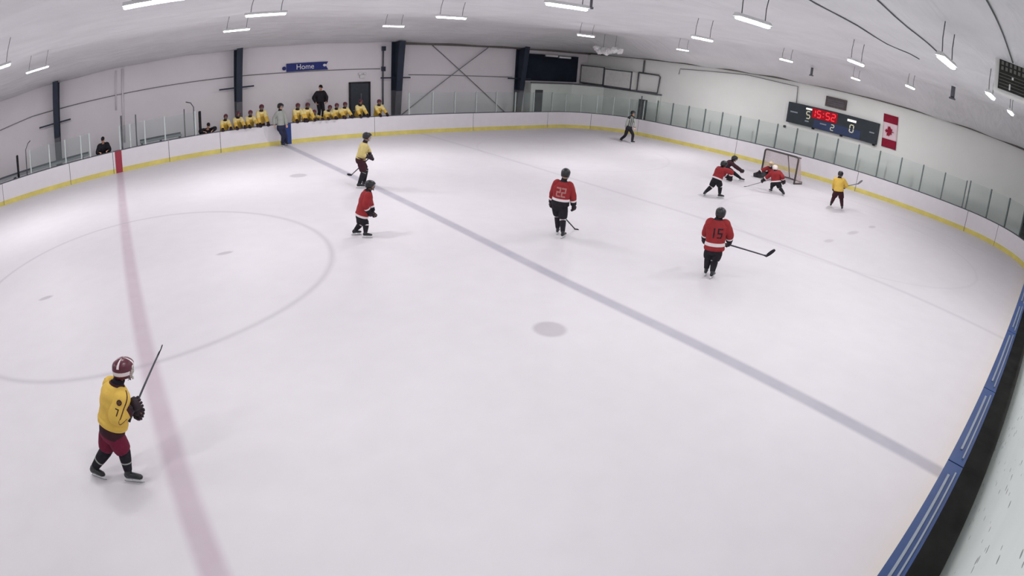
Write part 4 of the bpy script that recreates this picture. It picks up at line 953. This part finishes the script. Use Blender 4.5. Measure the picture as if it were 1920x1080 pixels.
    if hm == 'cap':
        b = MB(); b.loft([hc + hu * z * s - hf * .006 * s for z in (.03, .07, .105, .13, .142)], [(.084 * s, .106 * s), (.084 * s, .106 * s), (.07 * s, .09 * s), (.04 * s, .05 * s), (.008 * s, .008 * s)], side=hr, n=16, dirs=[hu] * 5)
        b.loft([hc + hu * .045 * s + hf * .07 * s, hc + hu * .04 * s + hf * .13 * s, hc + hu * .03 * s + hf * .165 * s], [(.07 * s, .007 * s), (.066 * s, .006 * s), (.04 * s, .004 * s)], side=hr, n=12)
        b.build('cap', M['black_cl'], root)
        b = MB(); b.loft([hc + hu * z * s - hf * .022 * s for z in (-.055, -.02, .03)], [(.06 * s, .07 * s), (.078 * s, .086 * s), (.082 * s, .092 * s)], side=hr, n=14, dirs=[hu] * 3); b.build('hair', M['hair'], root)
    elif hm:
        b = MB(); hp = [(z * 1.04, a * 1.1, c * 1.1, o_) for z, a, c, o_ in [(-.07, .084, .106, -.016), (-.03, .096, .119, -.012), (.015, .102, .128, -.006), (.055, .1, .126, -.004), (.085, .088, .112, -.004), (.108, .064, .084, -.005), (.126, .034, .046, -.006), (.131, .006, .008, -.006)]]
        def zs(i, w):     # front edge raised above the eyes, ears covered
            fr = math.sin(w)                      # b-direction = dirs x side
            front = max(0., fr_sign * fr)
            amt = [.125, .085, .04, .01, 0, 0, 0, 0][i]
            return amt * s * min(1, (max(0, front - .35) / .35))
        # second loft direction is hu x hr; find whether it points forward
        fr_sign = 1 if hu.cross(hr).dot(hf) > 0 else -1
        strp = st.get('hstripe')
        def hmt(i, w):
            if not strp: return 0
            ww = (w if fr_sign > 0 else -w) % (2 * PI)
            q = abs(math.cos(ww))
            return 1 if (.42 < q < .62 and i >= 3) or (i == 1 and math.sin(ww) < .3) or (i == 2 and math.sin(ww) > .5) else 0
        b.loft([hc + hu * z * s + hf * o_ * s for z, _, _, o_ in hp], [(rx * s, ry * s) for _, rx, ry, _ in hp], side=hr, n=24, dirs=[hu] * len(hp), caps=(False, True), zshift=zs, mats=hmt)
        ho = b.build('helmet', [M[hm], M[st.get('hstripe') or hm]], root)
        md = ho.modifiers.new('shell', 'SOLIDIFY'); md.thickness = .007 * s; md.offset = 1
        b = MB(); b.loft([hc - hr * .086 * s - hu * .06 * s + hf * .03 * s, hc - hr * .07 * s - hu * .12 * s + hf * .05 * s, hc - hu * .142 * s + hf * .06 * s, hc + hr * .07 * s - hu * .12 * s + hf * .05 * s, hc + hr * .086 * s - hu * .06 * s + hf * .03 * s], [.006 * s] * 5, n=6); b.build('chin_strap', M['black'], ho)
        if st.get('cage', True):
            b = MB(); R0 = .118 * s
            for z in (.03, .005, -.02, -.045, -.07, -.095, -.12):
                sc2 = 1 - .35 * max(0, (-.04 - z) / .08)
                b.tube([hc + hu * z * s + (hf * math.cos(t) * 1.12 + hr * math.sin(t) * .86) * R0 * sc2 for t in [x * PI / 20 - PI * .45 for x in range(0, 19)]], st.get('wire', .0028) * s, 4)
            for t in (-.9, -.6, -.3, 0, .3, .6, .9):
                b.tube([hc + hu * z * s + (hf * math.cos(t) * 1.12 + hr * math.sin(t) * .86) * R0 * (1 - .35 * max(0, (-.04 - z) / .08)) for z in (.035, 0, -.04, -.08, -.12)], st.get('wire', .0028) * s, 4)
            b.loft([hc - hu * .118 * s + hr * q * .05 * s + hf * .095 * s for q in (-1, -.5, 0, .5, 1)], [(.012 * s, .02 * s)] * 5, side=hf, n=8)
            b.build('face_cage', M[st.get('cagecol', 'cage')], ho)
        if st.get('visor'):
            b = MB(); n_ = 12; 
            for z in (.045, -.035):
                for i in range(n_ + 1):
                    t = -1.1 + 2.2 * i / n_; b.v.append(hc + hu * z * s + (hf * math.cos(t) * 1.15 + hr * math.sin(t) * .9) * .116 * s)
            for i in range(n_): b.face([i, i + 1, n_ + 2 + i, n_ + 1 + i], 0, True)
            vo = b.build('visor', M['glass'], ho, recalc=False); md = vo.modifiers.new('t', 'SOLIDIFY'); md.thickness = .003
        if st.get('ponytail'):
            b = MB(); b.loft([hc - hu * .03 * s - hf * .1 * s, hc - hu * .1 * s - hf * .125 * s, hc - hu * .2 * s - hf * .12 * s, hc - hu * .27 * s - hf * .1 * s], [.02 * s, .028 * s, .024 * s, .008 * s], n=8); b.build('hair', M['hair'], root)
    return root

def stick(base, S, label, mat_='stick', tape='tape', group=None):
    a, c, e = [V(q) for q in S]; base = V(base)
    root = thing('hockey_stick', base + a, label, 'hockey stick'); c = c - a; e = e - a
    ax = c.normalized(); bl = e - c; nrm = ax.cross(bl).normalized(); sd = nrm.cross(ax)
    b = MB(); b.loft([V((0, 0, 0)), ax * .02, c * .5, c], [(.012, .017), (.0125, .0175), (.0125, .0175), (.011, .015)], side=nrm, n=8, power=.5); b.build('shaft', M[mat_], root)
    b = MB(); b.loft([-ax * .012, ax * .02, ax * .11, ax * .12], [(.016, .02), (.014, .019), (.0135, .0185), (.0115, .016)], side=nrm, n=8); b.build('grip_tape', M[tape], root)
    b = MB(); bd = bl.normalized(); hv = ax - bd * ax.dot(bd); hv.normalize()
    pts, rad = [], []
    for i in range(9):
        t = i / 8; curve = nrm * .02 * t * t
        pts.append(c + bl * t + curve - hv * 0.0); hh = (.028 + .012 * math.sin(t * PI)) if t < .95 else .02
        rad.append((.006, hh))
    b.loft([c - ax * .08] + pts, [(.008, .012)] + rad, side=nrm, n=8, power=.7); b.build('blade', M[tape], root)
    return root

RED = dict(jersey=['red', 'white_cl', 'black_cl'], collar='black_cl', hem=(0, .055), sleeve=(.70, .80), lowsleeve=True, pants=['black_cl'], socks=['black_cl', 'white_cl'], bands=[(.1, .25)], helmet='helm_black', cagecol='cage_dark', glove='glove', yoke=False, bulk=1.1)
YEL = dict(jersey=['yellow', 'yellow', 'darkmaroon'], collar='darkmaroon', pants=['darkmaroon', 'darkmaroon'], socks=['black_cl', 'grey_cl'], bands=[(.12, .16)], helmet='helm_maroon', glove='glove', sleeve=(2, 3))
def st(d, **k_): q = dict(d); q.update(k_); return q

for F, H, S, lab in (
    ('yel_big', 1.68, st(YEL, hem0=.085, bend=1.03, wire=.0042, piping=True, pants=['maroon', 'darkmaroon'], hstripe='white_cl', voxel=.009, sleeve_badge=True, sleeve=(.86, 1), jersey=['yellow', 'darkmaroon', 'darkmaroon'], bands=[(.10, .14), (.55, .58)], bulk=1.1), 'person in yellow jersey and maroon pants holding a stick upright, close by the red line'),
    ('yel_mid', 1.72, st(YEL, jersey=['paleyellow', 'paleyellow', 'darkmaroon'], helmet='helm_black', cuff=.5, bulk=.92), 'person in pale yellow jersey skating with stick low, behind the small red player'),
    ('red_mid', 1.46, st(RED), 'small person in red jersey without a stick, near the centre circle'),
    ('r22', 1.74, st(RED, number='22', ncol='number_pink', hem0=.0, under=.12, hem=(.12, .16)), 'person in red jersey number 22 seen from behind, beyond the blue line'),
    ('r15', 1.66, st(RED, number='15', ncol='black_cl', hem0=-.02, hem=(.11, .165)), 'person in red jersey number 15 seen from behind holding a stick out to the right'),
    ('rl', 1.62, st(RED), 'person in red jersey bending forward left of the goal, legs apart'),
    ('dark', 1.6, dict(jersey=['darkmaroon', 'darkmaroon'], pants=['black_cl'], socks=['black_cl', 'black_cl'], helmet='helm_black', visor=True, cage=False, glove='glove', bulk=.9), 'person in dark jersey stooping low behind the bending red player'),
    ('red_net', 1.55, st(RED, helmet='helm_white', cagecol='cage'), 'person in red jersey and white helmet crouching in front of the goal'),
    ('yel_r', 1.6, st(YEL, helmet='helm_black', pants=['darkmaroon'], socks=['darkmaroon', 'darkmaroon'], bands=[]), 'person in yellow jersey right of the goal holding a stick raised'),
    ('ref', 1.78, dict(jersey=['grey_cl', 'black_cl'], stripes=True, trousers=True, collar='black_cl', sleeve=(.0, .25), pants=['black_cl'], socks=['black_cl', 'black_cl'], helmet='helm_black', visor=True, cage=False, gloves=False, bulk=.88, cuff=.97), 'referee in grey striped shirt and black trousers skating near the far corner'),
    ('lins', 1.9, dict(jersey=['grey_cl', 'white_cl'], collar='black_cl', sleeve=(2, 3), trousers=True, pants=['navy_cl'], socks=['navy_cl', 'navy_cl'], helmet='helm_black', visor=True, cage=False, gloves=False, bulk=.85, cuff=.97), 'official in grey shirt standing against the boards at the blue stripe')):
    J = FIGS[F]
    person(lab, J, H, S)
SL = {'yel_big': ('thin dark stick held upright by the yellow player close by the red line', 'stick'), 'yel_mid': ('stick held low by the pale yellow player', 'stick'), 'r22': ('short visible stick beside the legs of red number 22', 'stick'),
      'r15': ('long dark stick stretched to the right by red number 15', 'stick'), 'red_net': ('stick laid out to the left by the crouching white-helmeted player', 'stick_red'), 'yel_r': ('stick raised to the right by the yellow player beside the goal', 'stick_red')}
for F, (lab, mm) in SL.items(): stick(FIGS[F]['base'], FIGS[F]['stick'], lab, mm, 'tape_grey' if mm == 'stick_red' else 'tape')

# goalkeeper low in the goal mouth, mostly hidden behind the crouching red player
def goalie():
    B = V((24.35, -.85, 0)); f = V((-.97, -.2, 0)).normalized(); r = f.cross(V((0, 0, 1)))
    P = lambda a, c, z: tuple(f * a + r * c + V((0, 0, z)))
    J = dict(base=tuple(B), f=tuple(f), head=P(.3, .02, .74), neck=P(.2, .02, .56), pelvis=P(-.1, 0, .30), elL=P(.25, -.4, .42), elR=P(.25, .42, .42), wrL=P(.42, -.5, .28), wrR=P(.42, .5, .25),
             knL=P(.3, -.25, .2), knR=P(.3, .25, .2), hlL=P(.0, -.5, 0), toL=P(.1, -.7, 0), hlR=P(.0, .5, 0), toR=P(.1, .7, 0))
    root = person('goalkeeper in tan mask and dark pads kneeling in the goal mouth', J, 1.45, st(RED, helmet='helm_tan', cagecol='cage'))
    for k_, c in (('L', -1), ('R', 1)):
        hipp = V(P(-.05, .14 * c, .28)); knee = V(P(.24, .26 * c, .2)); ank_ = V(P(.1, .62 * c, .10))
        b = MB(); b.loft([hipp.lerp(knee, .6) + f * .06, knee + f * .08, knee.lerp(ank_, .5) + f * .09, ank_ + f * .08, ank_ + f * .16 + r * c * .12 - V((0, 0, .02))], [(.13, .06), (.14, .07), (.135, .06), (.12, .055), (.08, .05)], side=f.cross(V((0, 0, 1))) * .3 + V((0, 0, 1)), n=12, power=.6)
        b.build('leg_pad', M['goal_pad'], root)
goalie()

# ---- bench people: stand behind the boards, forearms over the top rail
def bencher(x, zh, label, S, H=1.6, dx=0., over=0., grp=None, y0=.48, yaw=0., low=False):
    base = V((x, YF + y0, .2)); f = V((math.sin(yaw), -math.cos(yaw), 0)); z0 = .2
    zz = zh - z0
    J = dict(base=tuple(base), f=tuple(f), head=(dx, -.08, zz), neck=(dx * .6, .03, zz - .19), pelvis=(0, .26, max(.55, zz - .72)), elL=(.3, .0, 1.08 - z0), elR=(-.3, .0, 1.08 - z0),
             wrL=(.20, -y0 - .02 + .06 - over, ZB + .09 - z0), wrR=(-.18, -y0 + .0 + .05 - over, ZB + .08 - z0), knL=(.12, .05, .5), knR=(-.12, .05, .5), hlL=(.12, .34, 0), toL=(.13, .12, 0), hlR=(-.12, .34, 0), toR=(-.13, .12, 0))
    J['pnL'] = (0, -.4, -1); J['pnR'] = (0, -.4, -1); J['pitch'] = -.25
    return person(label, J, H, S, grp)
BY = st(YEL, voxel=.016, helmet='helm_maroon', jersey=['yellow', 'creamy', 'darkmaroon'], yoke=True, cagecol='cage_dark', sleeve=(.0, .5), bulk=1.1)
for x, zh, lab, H, dx, ov in (
    (5.15, 1.57, 'yellow-jersey bench player at the left end of the smaller group, leaning low', 1.5, .05, .0), (5.78, 1.61, 'yellow-jersey bench player in the smaller group with a glove hanging over the board', 1.55, .02, .16),
    (6.38, 1.60, 'yellow-jersey bench player in the smaller group beside the tallest one', 1.55, .0, .14), (6.92, 1.80, 'tallest yellow-jersey bench player of the smaller group, next to the official', 1.68, .0, .0),
    (8.69, 1.70, 'yellow-jersey bench player just right of the blue stripe', 1.6, .0, .0), (9.17, 1.69, 'yellow-jersey bench player left of the standing coach', 1.6, .0, .0),
    (9.50, 1.34, 'bench player crouched low in front of the coach with a dark glove over the board', 1.4, .0, .18), (10.17, 1.50, 'yellow-jersey bench player right of the coach leaning out over the board', 1.5, .12, .18),
    (10.65, 1.57, 'yellow-jersey bench player between the coach and the dark door', 1.5, .0, .0), (11.08, 1.60, 'yellow-jersey bench player with dark square helmet left of the dark door', 1.55, .0, .0),
    (11.90, 1.68, 'yellow-jersey bench player in front of the dark wall door', 1.6, .0, .0), (12.95, 1.64, 'yellow-jersey bench player apart at the right end of the bench', 1.6, -.05, .0)):
    bencher(x, zh, lab, BY, H, dx, ov, 'yellow players on the bench')
DK = dict(jersey=['black_cl', 'grey_cl', 'black_cl'], collar='black_cl', sleeve=(2, 3), pants=['black_cl'], helmet='cap', gloves=False, skates=False, voxel=.016, cuff=.95)
bencher(-.72, 1.55, 'seated scorekeeper in black jacket above the red stripe', st(DK, bulk=1.2), 1.85, 0, -.1)
bencher(4.3, 1.28, 'person in black jacket sitting low left of the smaller bench group', st(DK, bulk=1.2), 1.7, .06, -.1)
# coach standing on the bench
J = dict(base=(10.2, 15.42, .755), f=(.1, -1, 0), head=(.0, -.1, 1.66), neck=(0, -.04, 1.47), pelvis=(0, .0, .95), elL=(.34, .02, 1.16), elR=(-.34, .02, 1.16), wrL=(.26, -.12, .93), wrR=(-.26, -.12, .93),
         knL=(.1, -.1, .5), knR=(-.1, -.1, .5), hlL=(.11, .1, 0), toL=(.14, -.14, 0), hlR=(-.11, .1, 0), toR=(-.14, -.14, 0))
person('coach in black jacket and cap standing tall behind the bench players', J, 1.82, st(DK, bulk=1.05))
# gloves left on the rail: small bag of pucks etc. are not visible, so nothing more here
